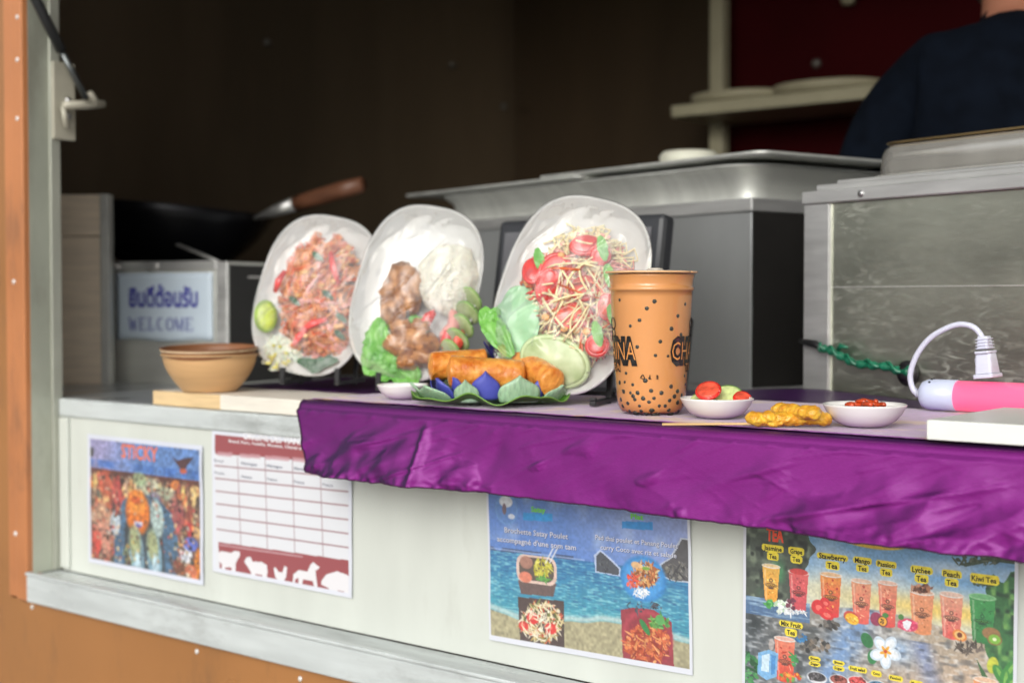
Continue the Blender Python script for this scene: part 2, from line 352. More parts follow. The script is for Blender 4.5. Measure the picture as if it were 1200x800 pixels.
# ------------------------------------------------------------------ equipment on the inner counter
def rrect_ring(hx, hy, r, n=6):
    pts = []
    for cx, cy, a0 in ((hx - r, hy - r, 0), (-hx + r, hy - r, 90), (-hx + r, -hy + r, 180), (hx - r, -hy + r, 270)):
        for k in range(n + 1):
            a = R(a0 + 90 * k / n); pts.append((cx + r * math.cos(a), cy + r * math.sin(a)))
    return pts
def rrloft(mb, c, hx, hy, prof, r=.03, mi=0, M=None, cap=True, smooth=True):
    vs = []; N = None
    for off, z in prof:
        ring = rrect_ring(hx + off, hy + off, max(.002, r + off)); N = len(ring); vs += [(c[0] + x, c[1] + y, z) for x, y in ring]
    fs = [(i*N+k, i*N+(k+1)%N, (i+1)*N+(k+1)%N, (i+1)*N+k) for i in range(len(prof)-1) for k in range(N)]
    mb.add(vs, fs, mi, smooth, M)
    if cap: mb.add(vs[-N:], [tuple(range(N))], mi, False, M); mb.add(vs[:N], [tuple(range(N))[::-1]], mi, False, M)
S_mid = steel('steel_mid', .60, .40, (.97, 1, 1), (1, 1, .5), 5, .1)
S_top = mat('steel_top', (.66, .67, .63), .4, .6, .1, 4, (8, 1, 1), rvar=.1)
S_edge = steel('steel_edge', .7, .38, (1, 1, .98), (1, 1, 8), 9, .08)
# smeared steel of the right box
def smeared(name):
    m = steel(name, .50, .42, (.97, 1.0, .84), (1, 1, 2.5), 3, .1, .35, .25); n = m.node_tree; L = n.links; b = n.nodes['Principled BSDF']  # greenish tint paints in the trees that the steel reflects
    tc = n.nodes.new('ShaderNodeTexCoord'); mp = n.nodes.new('ShaderNodeMapping'); mp.inputs['Rotation'].default_value = (0, .7, 0); mp.inputs['Scale'].default_value = (5, 1, 15); L.new(tc.outputs['Object'], mp.inputs[0])
    nz = n.nodes.new('ShaderNodeTexNoise'); nz.inputs['Scale'].default_value = 5; nz.inputs['Detail'].default_value = 12; nz.inputs['Roughness'].default_value = .7; nz.inputs['Distortion'].default_value = 2.2; L.new(mp.outputs[0], nz.inputs['Vector'])
    n3 = n.nodes.new('ShaderNodeTexNoise'); n3.inputs['Scale'].default_value = 7; n3.inputs['Detail'].default_value = 3; L.new(tc.outputs['Object'], n3.inputs['Vector'])
    r1 = n.nodes.new('ShaderNodeMapRange'); r1.inputs[1].default_value = .50; r1.inputs[2].default_value = .68; L.new(nz.outputs[0], r1.inputs[0])
    r2 = n.nodes.new('ShaderNodeMapRange'); r2.inputs[1].default_value = .45; r2.inputs[2].default_value = .7; r2.inputs[3].default_value = .15; L.new(n3.outputs[0], r2.inputs[0])
    mu = n.nodes.new('ShaderNodeMath'); mu.operation = 'MULTIPLY'; L.new(r1.outputs[0], mu.inputs[0]); L.new(r2.outputs[0], mu.inputs[1])
    mm = n.nodes.new('ShaderNodeMath'); mm.operation = 'SUBTRACT'; mm.inputs[0].default_value = 1; L.new(mu.outputs[0], mm.inputs[1]); L.new(mm.outputs[0], b.inputs['Metallic'])
    old = b.inputs['Base Color'].links[0].from_socket; mx = n.nodes.new('ShaderNodeMix'); mx.data_type = 'RGBA'
    L.new(mu.outputs[0], mx.inputs[0]); L.new(old, mx.inputs[6]); mx.inputs[7].default_value = (.46, .47, .42, 1); L.new(mx.outputs[2], b.inputs['Base Color'])
    return m
S_right = smeared('steel_smeared')

c = onD(880, 463, 2.2)
mid = thing('steam_table', 'large steel steam table behind the third plate, with lidded pans on top', 'food warmer', c, R(-15))
H = .308
q = MB(); q.box((-.93, 0, .012), (0, .44, H - .022)); obj('body', q, S_mid, mid, bevel=.002)
q = MB(); q.box((-.935, -.004, H - .0215), (.004, .445, H)); obj('top_band', q, S_edge, mid, bevel=.002)
q = MB(); q.box((-.935, -.003, .0), (.003, .443, .0115)); obj('base_strip', q, S_edge, mid, bevel=.001)
q = MB(); q.box((.0005, .0005, .012), (.0035, .438, H - .022)); obj('side_shade', q, mat('dark_side_shade', (.014, .013, .012), .5, .0), mid)  # near-black sheet paints in the dark interior reflected on this side
q = MB(); rrloft(q, (-.455, .22), .43, .20, [(0, H + .0005), (.003, H + .02), (.008, H + .024), (.012, H + .036), (.03, H + .048), (.034, H + .05), (.034, H + .054), (.02, H + .056)], .04); pan = obj('pan', q, S_top, mid)
def lid(cx, hx, z, tilt, m):
    q = MB(); rrloft(q, (0, 0), hx, .235, [(0, 0), (.004, .002), (.004, .006), (-.03, .009), (-.05, .010)], .02)
    o = obj('lid', q, m, mid); o.location = (cx, .21, z); o.rotation_euler = (0, R(tilt), 0); return o
lid(-.70, .30, H + .0565, 0.0, S_top); lid(-.24, .285, H + .062, 0, S_top)
q = MB(); q.box((-.6, -.03, .04), (-.595, -.025, .05))
p = onD(656, 205, 2.62)
t = MB(); t.lathe([(.050, -.02), (.053, .0), (.057, .012), (.057, .02), (.05, .028), (.02, .031), (0, .031)], 40)
o = obj('round_tub', t, mat('tub_plastic', srgb((196, 196, 180)), .5)); lp = mid.matrix_basis; tb = Matrix.Translation(c) @ Matrix.Rotation(R(-15), 4, 'Z') @ Vector((-.47, .30, .308 + .10))
o.location = tb; tag(o, 'round cream plastic tub standing on the lids of the large steel steam table', 'tub')

c = onD(945, 470, 1.98); c.z = Z(-.03)
rb = thing('steel_fryer', 'smeared steel counter box with domed lid at the right, behind the pink tube lamp', 'fryer', c, R(-17)); H = .314
q = MB(); q.box((.0, 0, 0), (.70, .42, H - .018)); obj('body', q, S_right, rb, bevel=.0015)
q = MB(); q.box((-.003, -.004, 0), (.044, -.0005, H - .0185)); obj('corner_strip', q, S_edge, rb, bevel=.001)
q = MB(); q.box((.0445, -.0022, 0), (.0465, -.0003, H - .0185)); obj('seam', q, mat('bright_seam', (.8, .8, .76), .3, .8), rb)
q = MB(); q.box((-.005, -.007, H - .018), (.705, .425, H)); obj('rim', q, S_edge, rb, bevel=.002)
q = MB(); q.box((.012, .004, H + .0003), (.70, .41, H + .009)); obj('rim', q, S_edge, rb, bevel=.002)
q = MB(); q.box((.035, .02, H + .0093), (.69, .40, H + .015)); obj('rim', q, S_edge, rb, bevel=.002)
q = MB(); q.box((.0468, -.0012, .180), (.70, -.0002, .1815)); obj('seam', q, MATS['bright_seam'], rb)
q = MB(); q.lathe([(.0045, 0), (.0045, .002), (.003, .003), (0, .003)], 16, M=Matrix.Translation((.105, -.0071, H - .009)) @ Matrix.Rotation(R(90), 4, 'X')); obj('screw', q, MATS['bolt_zinc'], rb)
q = MB(); rrloft(q, (.39, .2), .32, .165, [(0, H + .0153), (.006, H + .016), (.006, H + .018), (-.002, H + .019), (-.004, H + .044), (-.008, H + .053), (-.015, H + .059), (-.03, H + .062)], .05); obj('lid', q, mat('lid_steel', (.82, .80, .74), .2, .78, .1, 6, (3, 1, 1), rvar=.08), rb)
q = MB(); rrloft(q, (.39, .2), .32, .165, [(-.014, H + .0602), (-.010, H + .061), (-.010, H + .063), (-.018, H + .064)], .05); obj('lid_rim', q, mat('brass_edge', (.35, .25, .12), .3, .9), rb)

# POS monitor
c = onZ(675, 466, -.03); c = onD(668, 455, 2.05); c.z = Z(-.028)
c = onD(664, 455, 2.06); c.z = Z(-.028)
mo = thing('monitor', 'black framed touch screen leaning behind the third plate', 'monitor', c, R(-2)); TM = Matrix.Rotation(R(-9), 4, 'X')
M_bez = mat('bezel_plastic', (.035, .037, .042), .35, 0, .1)
q = MB(); rrloft(q, (0, 0), .158, .0, [(0, 0)], .01) if False else None
q.box((-.160, -.014, .012), (.152, .016, .285), M=TM); obj('bezel', q, M_bez, mo, bevel=.008)
q = MB(); q.box((-.143, -.0165, .035), (.133, -.0143, .265), M=TM); obj('screen', q, mat('screen_glass', (.13, .13, .14), .25, 0, .05), mo)
q = MB(); q.box((-.10, .0165, .02), (.148, .09, .15), M=TM); q.box((-.12, .02, .0), (.15, .16, .012)); obj('stand', q, M_black, mo, bevel=.004)
for kx in (-.12, .11):
    q = MB(); q.box((kx, -.02, .0), (kx + .03, .02, .0118)); obj('foot', q, M_black, mo)

# welcome box
c = onZ(130, 447, -.03); c = onD(130, 447, 2.78); c.z = Z(-.03); wb = thing('steel_cabinet', 'small steel box with the blue lettered welcome sign on its front', 'box', c, R(14)); hh = .235; ww = onD(262, 400, 1).x
fr = Vector((math.cos(R(14)), math.sin(R(14)), 0)); W_ = .285
q = MB(); q.box((0, 0, 0), (W_, .20, hh)); obj('body', q, steel('steel_box', .75, .5, (1, 1, .93), (1, 1, 3), 5), wb, bevel=.002)
q = MB(); q.box((W_ + .0003, .004, .004), (W_ + .002, .196, hh - .006)); obj('side_shade', q, mat('black_side_shade', (.012, .011, .01), .5), wb)  # black sheet stands in for the dark reflection on the cabinet's flank
q = MB(); q.box((W_ - .024, -.004, 0), (W_ + .001, -.0004, hh)); obj('corner_strip', q, S_edge, wb, bevel=.001)
q = MB(); q.box((-.002, -.0045, hh - .014), (W_ - .0245, -.0004, hh + .002)); obj('rim', q, S_edge, wb, bevel=.001)
for kx in (.025, .12):
    q = MB(); q.blob((kx * 1.0, -.005, hh - .007), (.005, .003, .005), 2, 0); obj('screw', q, M_rivet, wb)
q = MB(); q.box((W_ + .0022, .06, hh - .030), (W_ + .003, .11, hh - .027)); obj('label_strip', q, M_rivet, wb)
sg = thing('welcome_sign', 'pale blue sheet reading WELCOME in blue under Thai lettering, on the small steel box', 'sign', c + fr * .008, R(14))
q = MB(); q.grid(lambda u, v: (.012 + .232 * u, -.0052 - .001 * math.sin(u * 5), .085 + .130 * v + .002 * math.sin(u * 9) * (1 - v)), 20, 12); obj('sheet', q, mat('pale_blue_paper', srgb((190, 203, 214)), .4, 0, .03), sg, solid=.0006)
M_blue = mat('sign_blue', srgb((62, 62, 150)), .5)
def flat_text(parent, name, items, m, fn):
    """items: (text, x, y, cap height, bold, xscale) in sheet units ; fn maps sheet (x,y) to the parent's local space"""
    q = MB()
    for it in items:
        s, x, y, hgt = it[:4]; bold = it[4] if len(it) > 4 else 0; wfit = it[5] if len(it) > 5 else None; al = it[6] if len(it) > 6 else 'c'
        rot = it[7] if len(it) > 7 else 0
        vs, fs, wd, ch = text_tris(s, bold)
        if not vs: continue
        k = hgt / ch; kx = (wfit / wd) if wfit else k; ox = {'c': wd * kx / 2, 'l': 0, 'r': wd * kx}[al]
        cr, sr = math.cos(rot), math.sin(rot)
        q.add([fn(x + (a * kx - ox) * cr - b * k * sr, y + (a * kx - ox) * sr + b * k * cr) for a, b in vs], fs)
    return stuff(obj(name, q, m, parent))
fsg = lambda x, y: (x, -.0068 - .001 * math.sin(x * 25), y)
flat_text(sg, 'lettering', [('\u0e22\u0e34\u0e19\u0e14\u0e35\u0e15\u0e49\u0e2d\u0e19\u0e23\u0e31\u0e1a', .128, .150, .034, .035, .165)], M_blue, fsg)
q = MB()   # serif capitals drawn stroke by stroke
def serif(word, x, y, hgt, sp, t=.0022):
    G = {'W': [(0, 1, .25, 0, 1), (.25, 0, .5, .8, 0), (.5, .8, .75, 0, 1), (.75, 0, 1, 1, 0)], 'E': [(.15, 0, .15, 1, 1), (.0, 0, .85, 0, 0), (0, 1, .8, 1, 0), (.15, .5, .6, .5, 0), (.85, 0, .85, .25, 0), (.8, 1, .8, .78, 0)],
         'L': [(.2, 0, .2, 1, 1), (0, 0, .8, 0, 0), (0, 1, .4, 1, 0), (.8, 0, .8, .3, 0)], 'M': [(.08, 0, .08, 1, 0), (.08, 1, .5, .05, 1), (.5, .05, .92, 1, 0), (.92, 0, .92, 1, 1)]}
    for ch in word:
        if ch in G: st = G[ch]
        else:
            a0, a1 = (50, 310) if ch == 'C' else (0, 360); st = []
            for k in range(12):
                A, B = R(a0 + (a1 - a0) * k / 12), R(a0 + (a1 - a0) * (k + 1) / 12)
                st.append((.5 + .42 * math.cos(A), .5 + .5 * math.sin(A), .5 + .42 * math.cos(B), .5 + .5 * math.sin(B), 1 if abs(math.cos((A + B) / 2)) > .5 else 0))
        for x1, y1, x2, y2, b in st:
            tt = t if b else t * .45; w_ = sp * .86; A = Vector((x + x1 * w_, y + y1 * hgt)); B = Vector((x + x2 * w_, y + y2 * hgt)); d_ = (B - A).normalized(); nn = Vector((-d_.y, d_.x)) * tt / 2
            A -= d_ * tt * .3; B += d_ * tt * .3
            q.add([fsg(*(A + nn)), fsg(*(A - nn)), fsg(*(B - nn)), fsg(*(B + nn))], [(0, 1, 2, 3)])
        x += sp * (1.15 if ch in 'WM' else 1)
serif('WELCOME', .046, .104, .024, .0215, .0034)
stuff(obj('lettering', q, M_blue, sg))

# upright beige board left of it
c0 = onD(58, 440, 2.72); c1 = onD(119, 440, 2.72); c0.z = c1.z = Z(-.03)
bd = thing('board_panel', 'beige wood grain panel standing upright between the alloy jamb and the steel box', 'panel', c1, math.atan2(c1.y - c0.y, c1.x - c0.x)); L_ = (c1 - c0).length
M_beige = mat('beige_grain', srgb((232, 214, 190)), .55, 0, .12, 9, (1, 1, 9), bump=.1)
q = MB(); q.box((-L_, 0, 0), (0, .03, .284)); obj('lower_panel', q, M_beige, bd, bevel=.001)
q = MB(); q.box((-L_, 0, .286), (0, .03, .365)); obj('upper_panel', q, M_beige, bd, bevel=.001)
q = MB(); q.box((.0006, -.004, 0), (.017, .03, .366)); obj('edge_strip', q, mat('pale_edge', srgb((196, 196, 190)), .4, .3), bd, bevel=.001)

# burner and wok
c = onD(196, 320, 3.15); c.z = Z(-.03)
bn = thing('gas_burner', 'black gas burner under the wok, behind the small steel box', 'burner', c, R(20))
q = MB(); q.box((-.24, -.2, 0), (.26, .2, .19)); obj('body', q, M_black, bn, bevel=.01)
for k in range(4):
    a = R(45 + 90 * k); q = MB(); q.box((.07, -.008, .1903), (.16, .008, .215), M=Matrix.Rotation(a, 4, 'Z')); obj('pan_support', q, M_black, bn)
wk = thing('wok', 'black iron wok with a brown wooden handle at the back left', 'wok', (c.x, c.y, Z(.185)), (R(0), R(5), R(39.5)))
q = MB(); prof = [(.03 + 0, 0)]
prof = [(0.0001, 0)] + [(.225 * math.sin(R(a)) / math.sin(R(62)), .225 / math.sin(R(62)) * (1 - math.cos(R(a))) * 1.12) for a in range(8, 63, 6)]
prof2 = prof + [(prof[-1][0] - .004, prof[-1][1] + .001)] + [(r * .97, z + .005) for r, z in prof[::-1][1:]]
q.lathe(prof2, 56); obj('pan', q, mat('wok_iron', (.010, .010, .012), .28, .5, .3, 6, rvar=.08), wk)
hA = onD(298, 256, 3.05); hB = onD(346, 239, 3.0); hC = onD(425, 216, 2.92)
q = MB(); q.tube([hA, hA.lerp(hB, .5), hB], [.004, .012, .016], 14); obj('ferrule', q, steel('ferrule_steel', .5, .35), wk, world=True)
q = MB(); q.tube([hB, hB.lerp(hC, .2), hB.lerp(hC, .7), hC], [.0155, .017, .0185, .016], 16); obj('handle', q, mat('handle_wood', srgb((92, 58, 40)), .45, 0, .2, 10, (1, 1, 6)), wk, world=True)
q = MB(); a_ = onD(209, 287, 2.86); b_ = onD(256, 306, 2.76); q.tube([a_, a_.lerp(b_, .5), b_], [.008, .007, .004], 10, flat=.4)
o = obj('spatula', q, S_edge); tag(o, 'steel spatula handle resting behind the small steel box in front of the wok', 'spatula')

# ------------------------------------------------------------------ printed sheets on the service panel
PW, PH = .297, .210
class Poster:
    def __init__(s, name, label, TL, TR, nx, ny, crop):
        s.a = onY(*TL, -.0025); b = onY(*TR, -.0025); s.rot = math.atan2(b.z - s.a.z, b.x - s.a.x); s.crop = crop
        s.cv = Canvas(nx, ny, (232, 234, 240)); s.name, s.label = name, label; s.seed = len(label)
    def K(s, cx, cy):     # measured spot on the sheet -> sheet coordinates 0..1 (y down)
        ox, oy, k = s.crop; p = onY(ox + cx / k, oy + cy / k, -.0025) - s.a; c, q = math.cos(-s.rot), math.sin(-s.rot)
        return ((p.x * c - p.z * q) / PW, -(p.x * q + p.z * c) / PH)
    def W(s, cx, cy, w): return s.K(cx + w / 2, cy)[0] - s.K(cx - w / 2, cy)[0]
    def Hh(s, cx, cy, h): return s.K(cx, cy + h / 2)[1] - s.K(cx, cy - h / 2)[1]
    def curl(s, x, y):
        e = min(x, 1 - x, y, 1 - y); return -.0006 - .0012 * max(0, noise.noise(Vector((x * 2.2, y * 1.8, s.seed)))) - .0025 * max(0, .06 - e) / .06 * max(0, noise.noise(Vector((x * 3, y * 3, s.seed + 9))) + .1)
    def loc(s, x, y, lift=0): return (x * PW, s.curl(x, y) - lift, -y * PH)
    def e(s, cx, cy, w, h, col, rot=0, soft=.15, op=1):
        x, y = s.K(cx, cy); s.cv.ell(x, y, s.W(cx, cy, w) / 2, s.Hh(cx, cy, h) / 2, col, rot, soft, op)
    def p(s, pts, col, op=1): s.cv.poly([s.K(*t) for t in pts], col, op)
    def build(s):
        cv = s.cv; nx, ny = cv.w, cv.h; xs = (np.arange(nx)) / (nx - 1); ys = np.arange(ny) / (ny - 1)
        vs = [s.loc(x, y) for y in ys for x in xs]
        fs = [(j*nx+i, (j+1)*nx+i, (j+1)*nx+i+1, j*nx+i+1) for j in range(ny-1) for i in range(nx-1)]
        me = bpy.data.meshes.new(s.name); me.from_pydata(vs, [], fs); at = me.color_attributes.new('ink', 'FLOAT_COLOR', 'POINT')
        c4 = np.ones((nx * ny, 4), np.float32); c4[:, :3] = (cv.linear() * .78 + .03).reshape(-1, 3); at.data.foreach_set('color', c4.ravel())  # inks washed towards grey, a gloss veil put into the colour
        me.polygons.foreach_set('use_smooth', [True] * len(fs)); me.materials.append(paint_attr_mat('printed_paper')); me.update()
        s.o = bpy.data.objects.new(s.name, me); C.objects.link(s.o); s.o.location = s.a; s.o.rotation_euler = (0, -s.rot, 0)
        tag(s.o, s.label, 'poster', 'printed sheets stuck on the white service panel'); return s.o
    def text(s, items, m, lift=.0004, name='lettering'):
        its = []
        for it in items:  # (text, cx, cy, cap h px, bold, width px)
            t, cx, cy, h = it[:4]; x, y = s.K(cx, cy); hh = s.Hh(cx, cy, h) * PH
            wf = s.W(cx, cy, it[5]) * PW if len(it) > 5 and it[5] else None
            its.append((t, x * PW, -y * PH - hh / 2, hh, it[4] if len(it) > 4 else 0, wf))
        def fn(x, z): return s.loc(x / PW, -z / PH, lift)
        return flat_text(s.o, name, its, m, fn)
ink_black = mat('ink_black', (.03, .03, .035), .4); ink_white = mat('ink_white', (.78, .78, .8), .4); ink_grey = mat('ink_grey', srgb((205, 205, 215)), .4)
def rcol(rs, pal, j=22): c = pal[rs.randint(len(pal))]; return tuple(np.clip(np.array(c) + rs.randint(-j, j + 1), 0, 255))
def foodspots(p, cx, cy, rx, ry, pal, n, smin, smax, seed, strand=.4):
    rs = np.random.RandomState(seed)
    for _ in range(n):
        a = rs.rand() * 6.28; r = math.sqrt(rs.rand()); x = cx + rx * r * math.cos(a); y = cy + ry * r * math.sin(a); sz = smin + rs.rand() * (smax - smin)
        if rs.rand() < strand: p.e(x, y, sz * 2.6, sz * .5, rcol(rs, pal), rs.rand() * 3.14, .4)
        else: p.e(x, y, sz, sz * (.6 + .6 * rs.rand()), rcol(rs, pal), rs.rand() * 3.14, .4)

# --- sheet 1 : floating market picture
p1 = Poster('poster', 'leftmost printed sheet, a crowded orange and blue market picture titled STICKY', (103, 508), (229, 521), 230, 163, (20, 440, 2.858)); cv = p1.cv
cv.rect(.025, .035, .975, .965, (122, 92, 72)); n1 = cv.noise(26, 1); n2 = cv.noise(60, 2)
cv.blend((cv.x > .025) * (cv.x < .975) * (cv.y > .035) * (cv.y < .26), (96, 138, 205)); cv.blend(((cv.y > .035) & (cv.y < .26) & (cv.x > .025) & (cv.x < .975)) * np.clip(1.1 - cv.x * 2.6 + cv.noise(5, 3) * .5, 0, 1) * .7, (190, 165, 205))
cv.blend(((cv.y > .19) & (cv.y < .25) & (cv.x > .025) & (cv.x < .975)) * n1, (50, 100, 185))
cv.rect(.025, .255, .975, .30, (92, 48, 40))
rs = np.random.RandomState(3)
pal = [(200, 90, 60), (150, 60, 45), (225, 130, 60), (90, 60, 45), (60, 45, 40), (235, 190, 120), (190, 150, 120), (120, 80, 60), (210, 70, 70), (70, 80, 70)]
for _ in range(520):
    x = .04 + rs.rand() * .92; y = .31 + rs.rand() * .64; s_ = .008 + rs.rand() * .022; cv.ell(x, y, s_, s_ * (1 + rs.rand() * 1.5), rcol(rs, pal), rs.rand() * 3, .5)
for x, y, rx, ry, c_ in ((.17, .37, .07, .10, (222, 92, 62)), (.27, .44, .05, .12, (205, 72, 70)), (.07, .36, .025, .06, (235, 205, 120)), (.55, .35, .10, .07, (205, 215, 185)), (.70, .38, .07, .05, (175, 195, 165)), (.47, .30, .06, .05, (150, 175, 130)),
        (.78, .53, .07, .14, (168, 78, 84)), (.92, .38, .025, .07, (240, 205, 130)), (.84, .36, .015, .05, (245, 215, 120)), (.12, .62, .09, .10, (214, 160, 130)), (.14, .80, .10, .14, (226, 152, 130)), (.08, .84, .04, .10, (224, 60, 50)), (.60, .46, .06, .08, (150, 140, 180))):
    cv.ell(x, y, rx, ry, c_, 0, .5, .85)
cv.poly([(.24, .97), (.24, .70), (.32, .48), (.42, .40), (.62, .42), (.74, .52), (.80, .72), (.82, .97)], (70, 108, 142))
cv.poly([(.33, .97), (.33, .68), (.40, .50), (.60, .50), (.66, .62), (.69, .97)], (48, 58, 66))
cv.ell(.25, .66, .045, .10, (196, 212, 224), .2, .3); cv.ell(.62, .57, .055, .14, (178, 200, 196), -.2, .3); cv.ell(.45, .55, .105, .17, (240, 120, 30), 0, .2); cv.ell(.45, .48, .07, .08, (250, 150, 50), 0, .5); cv.ell(.44, .46, .05, .03, (220, 90, 30), 0, .5)
cv.rect(.42, .62, .49, .65, (205, 205, 225)); cv.rect(.43, .64, .48, .665, (90, 80, 160))
for dx in (0, .155):
    cv.ell(.44 + dx, .86, .065, .20, (128, 172, 196), -.12, .25); cv.ell(.425 + dx, .78, .05, .12, (170, 178, 128), -.12, .5); cv.ell(.45 + dx, .94, .03, .10, (190, 220, 235), -.12, .5)
foodspots(p1, 380, 590, 22, 40, [(200, 160, 60), (120, 140, 90), (180, 190, 130)], 30, 4, 8, 5)
cv.ell(.86, .80, .05, .06, (232, 236, 248), 0, .2); cv.ell(.90, .72, .06, .05, (90, 110, 205), 0, .3); cv.ell(.96, .86, .03, .12, (232, 130, 30), 0, .3); cv.ell(.90, .92, .05, .05, (228, 120, 80), 0, .3); cv.ell(.80, .90, .05, .06, (120, 70, 50), 0, .3)
cv.poly([(.74, .10), (.79, .13), (.84, .11), (.93, .09), (.88, .15), (.84, .21), (.80, .17)], (70, 36, 40)); cv.ell(.84, .20, .03, .02, (200, 90, 60))
cv.ell(.04, .14, .02, .04, (60, 60, 62), 0, .5)
for _ in range(700):
    x = .03 + rs.rand() * .94; y = .29 + rs.rand() * .68; s_ = .003 + rs.rand() * .008
    if .30 < x < .72 and .42 < y and rs.rand() < .75: continue
    cv.ell(x, y, s_, s_ * (1 + rs.rand()), rcol(rs, pal + [(236, 214, 170), (30, 24, 26), (40, 34, 36), (210, 206, 190)]), rs.rand() * 3, .4, .85)
for k in range(9): cv.rect(.05 + k * .105, .30, .056 + k * .105, .46, (74, 42, 36), .8)
cv.mult(.72 + .5 * cv.noise(70, 9)); cv.a = cv.a * .9 + 18 * .9
m_ = (cv.x < .025) | (cv.x > .975) | (cv.y < .035) | (cv.y > .965); cv.blend(m_ * 1.0, (226, 230, 244)); p1.build()
p1.text([('STICKY', 412, 257, 46, .02, 122)], mat('ink_orange', srgb((222, 120, 84)), .4))

# --- sheet 2 : origin of meats table
p2 = Poster('poster', 'white table sheet with burgundy bands and white animal shapes, next to the market picture', (249, 504), (413, 520), 300, 212, (80, 480, 3.333)); cv = p2.cv
BUR = (160, 74, 80)
p2.p([(571, 86), (1108, 122), (1112, 212), (577, 172)], BUR)
for cx, w in ((615, 60), (712, 78), (818, 96), (925, 96), (1040, 96)):
    y0 = 160 + (cx - 571) * .072; p2.p([(cx - w / 2, y0), (cx + w / 2, y0 + w * .075), (cx + w / 2, y0 + 16 + w * .075), (cx - w / 2, y0 + 16)], (206, 160, 168), .8)
for k in range(7):
    y0 = 218 + k * 49.3 + (3 if k == 6 else 0); y1 = y0 + 50 + k * 5.2 - 2
    if k < 6: a_, b_ = p2.K(576 + k * 1.5, y0), p2.K(1102 + k * 1.5, y1); cv.line(*a_, *b_, .0042, (150, 98, 106))
for x0, x1 in ((664, 678), (770, 780), (876, 886), (984, 996)): a_, b_ = p2.K(x0, 186), p2.K(x1, 545 + (x1 - 678) * .1); cv.line(*a_, *b_, .003, (150, 112, 122))
p2.p([(588, 514), (1108, 588), (1114, 736), (596, 645)], BUR); a_, b_ = p2.K(592, 525), p2.K(915, 572); cv.line(*a_, *b_, .004, (215, 180, 185))
WH = (240, 238, 242)
p2.p([(590, 556), (600, 550), (640, 556), (655, 548), (674, 552), (672, 572), (662, 586), (656, 600), (656, 645), (644, 644), (640, 614), (616, 612), (616, 642), (604, 638), (602, 600), (592, 590)], WH)
p2.p([(690, 590), (700, 572), (716, 574), (722, 590), (758, 592), (778, 604), (780, 632), (776, 668), (766, 668), (760, 642), (734, 638), (730, 662), (720, 660), (716, 632), (704, 612)], WH)
p2.p([(804, 616), (812, 612), (822, 630), (836, 634), (846, 608), (856, 612), (852, 650), (842, 668), (840, 682), (828, 682), (826, 666), (810, 650)], WH)
p2.p([(880, 640), (900, 624), (935, 630), (946, 604), (958, 592), (966, 600), (982, 612), (974, 622), (966, 626), (970, 656), (976, 700), (964, 700), (956, 668), (918, 660), (912, 690), (900, 690), (900, 654), (888, 660), (884, 680), (878, 668)], WH)
p2.p([(990, 664), (1010, 640), (1050, 628), (1090, 642), (1108, 664), (1104, 694), (1096, 700), (1094, 724), (1080, 722), (1078, 706), (1040, 702), (1036, 718), (1022, 716), (1018, 694), (1002, 686), (988, 680)], WH)
cv.blend(((cv.x < .022) | (cv.x > .978) | (cv.y < .03) | (cv.y > .965)) * 1.0, (230, 233, 244)); p2.build()
p2.text([('ORIGINE DES VIANDES', 815, 112, 29, .02, 262)], ink_white)
p2.text([('Boeuf, Porc, Volaille, Mouton, Cheval et Poisson', 800, 138, 12, .015, 350)], ink_white)
p2.text([('Boeuf', 592, 198, 11, 0, 36), ('Poulet', 594, 246, 11, 0, 38)] + [('Allemagne', cx, 198 + (cx - 592) * .10, 12, .01, 62) for cx in (708, 806, 912, 1030)] + [('France', cx, 250 + (cx - 592) * .10, 12, .01, 40) for cx in (700, 798, 904, 1016)], mat('ink_greyblue', srgb((110, 112, 130)), .4))

# --- sheet 3 : beach menu
p3 = Poster('poster', 'blue beach menu sheet with four food pictures hanging below the middle of the purple cloth', (571, 552), (807, 570), 350, 247, (550, 560, 3.3333)); cv = p3.cv
cv.blend(np.ones_like(cv.x), (92, 132, 205)); cv.blend(np.clip(cv.x * 1.2 - .35 + (.3 - cv.y) + cv.noise(6, 3) * .4 - .2, 0, 1) * .75, (176, 180, 222)); cv.blend(np.clip(cv.noise(14, 4, ) - .55, 0, 1) * 1.2 * (cv.y < .4), (200, 214, 240))
hz = .462; sea = (cv.y > hz); sh = .80 + .03 * np.sin(cv.x * 7) + cv.noise(12, 5) * .02
t_ = np.clip((cv.y - hz) / (sh - hz), 0, 1); cv.blend(sea * 1.0, (44, 116, 172)); cv.blend(sea * t_ * .8, (70, 170, 180)); cv.blend(sea * np.clip(cv.noise(50, 6, 4) - .5, 0, 1) * 1.6, (150, 215, 225)); cv.blend(sea * np.clip(cv.noise(40, 8, 5) - .6, 0, 1) * 1.4, (24, 70, 130))
cv.blend(sea * np.exp(-((cv.y - sh + .012) / .018) ** 2) * .8, (205, 220, 215)); sd = np.clip((cv.y - sh) / .01, 0, 1); cv.blend(sd, (172, 164, 130)); cv.mult(1 + sd * (cv.noise(80, 9) - .5) * .25)
cv.blend(((cv.y > hz - .02) & (cv.y < hz + .004) & (cv.x < .45)) * (cv.noise(18, 2) > .45), (60, 80, 120)); cv.line(0, hz - .01, .5, hz - .005, .004, (170, 190, 230), .7)
p3.p([(488, 300), (512, 278), (560, 318), (592, 352), (590, 384), (494, 366)], (185, 200, 232)); p3.p([(496, 304), (514, 286), (556, 324), (586, 354), (584, 379), (498, 363)], (72, 76, 86))
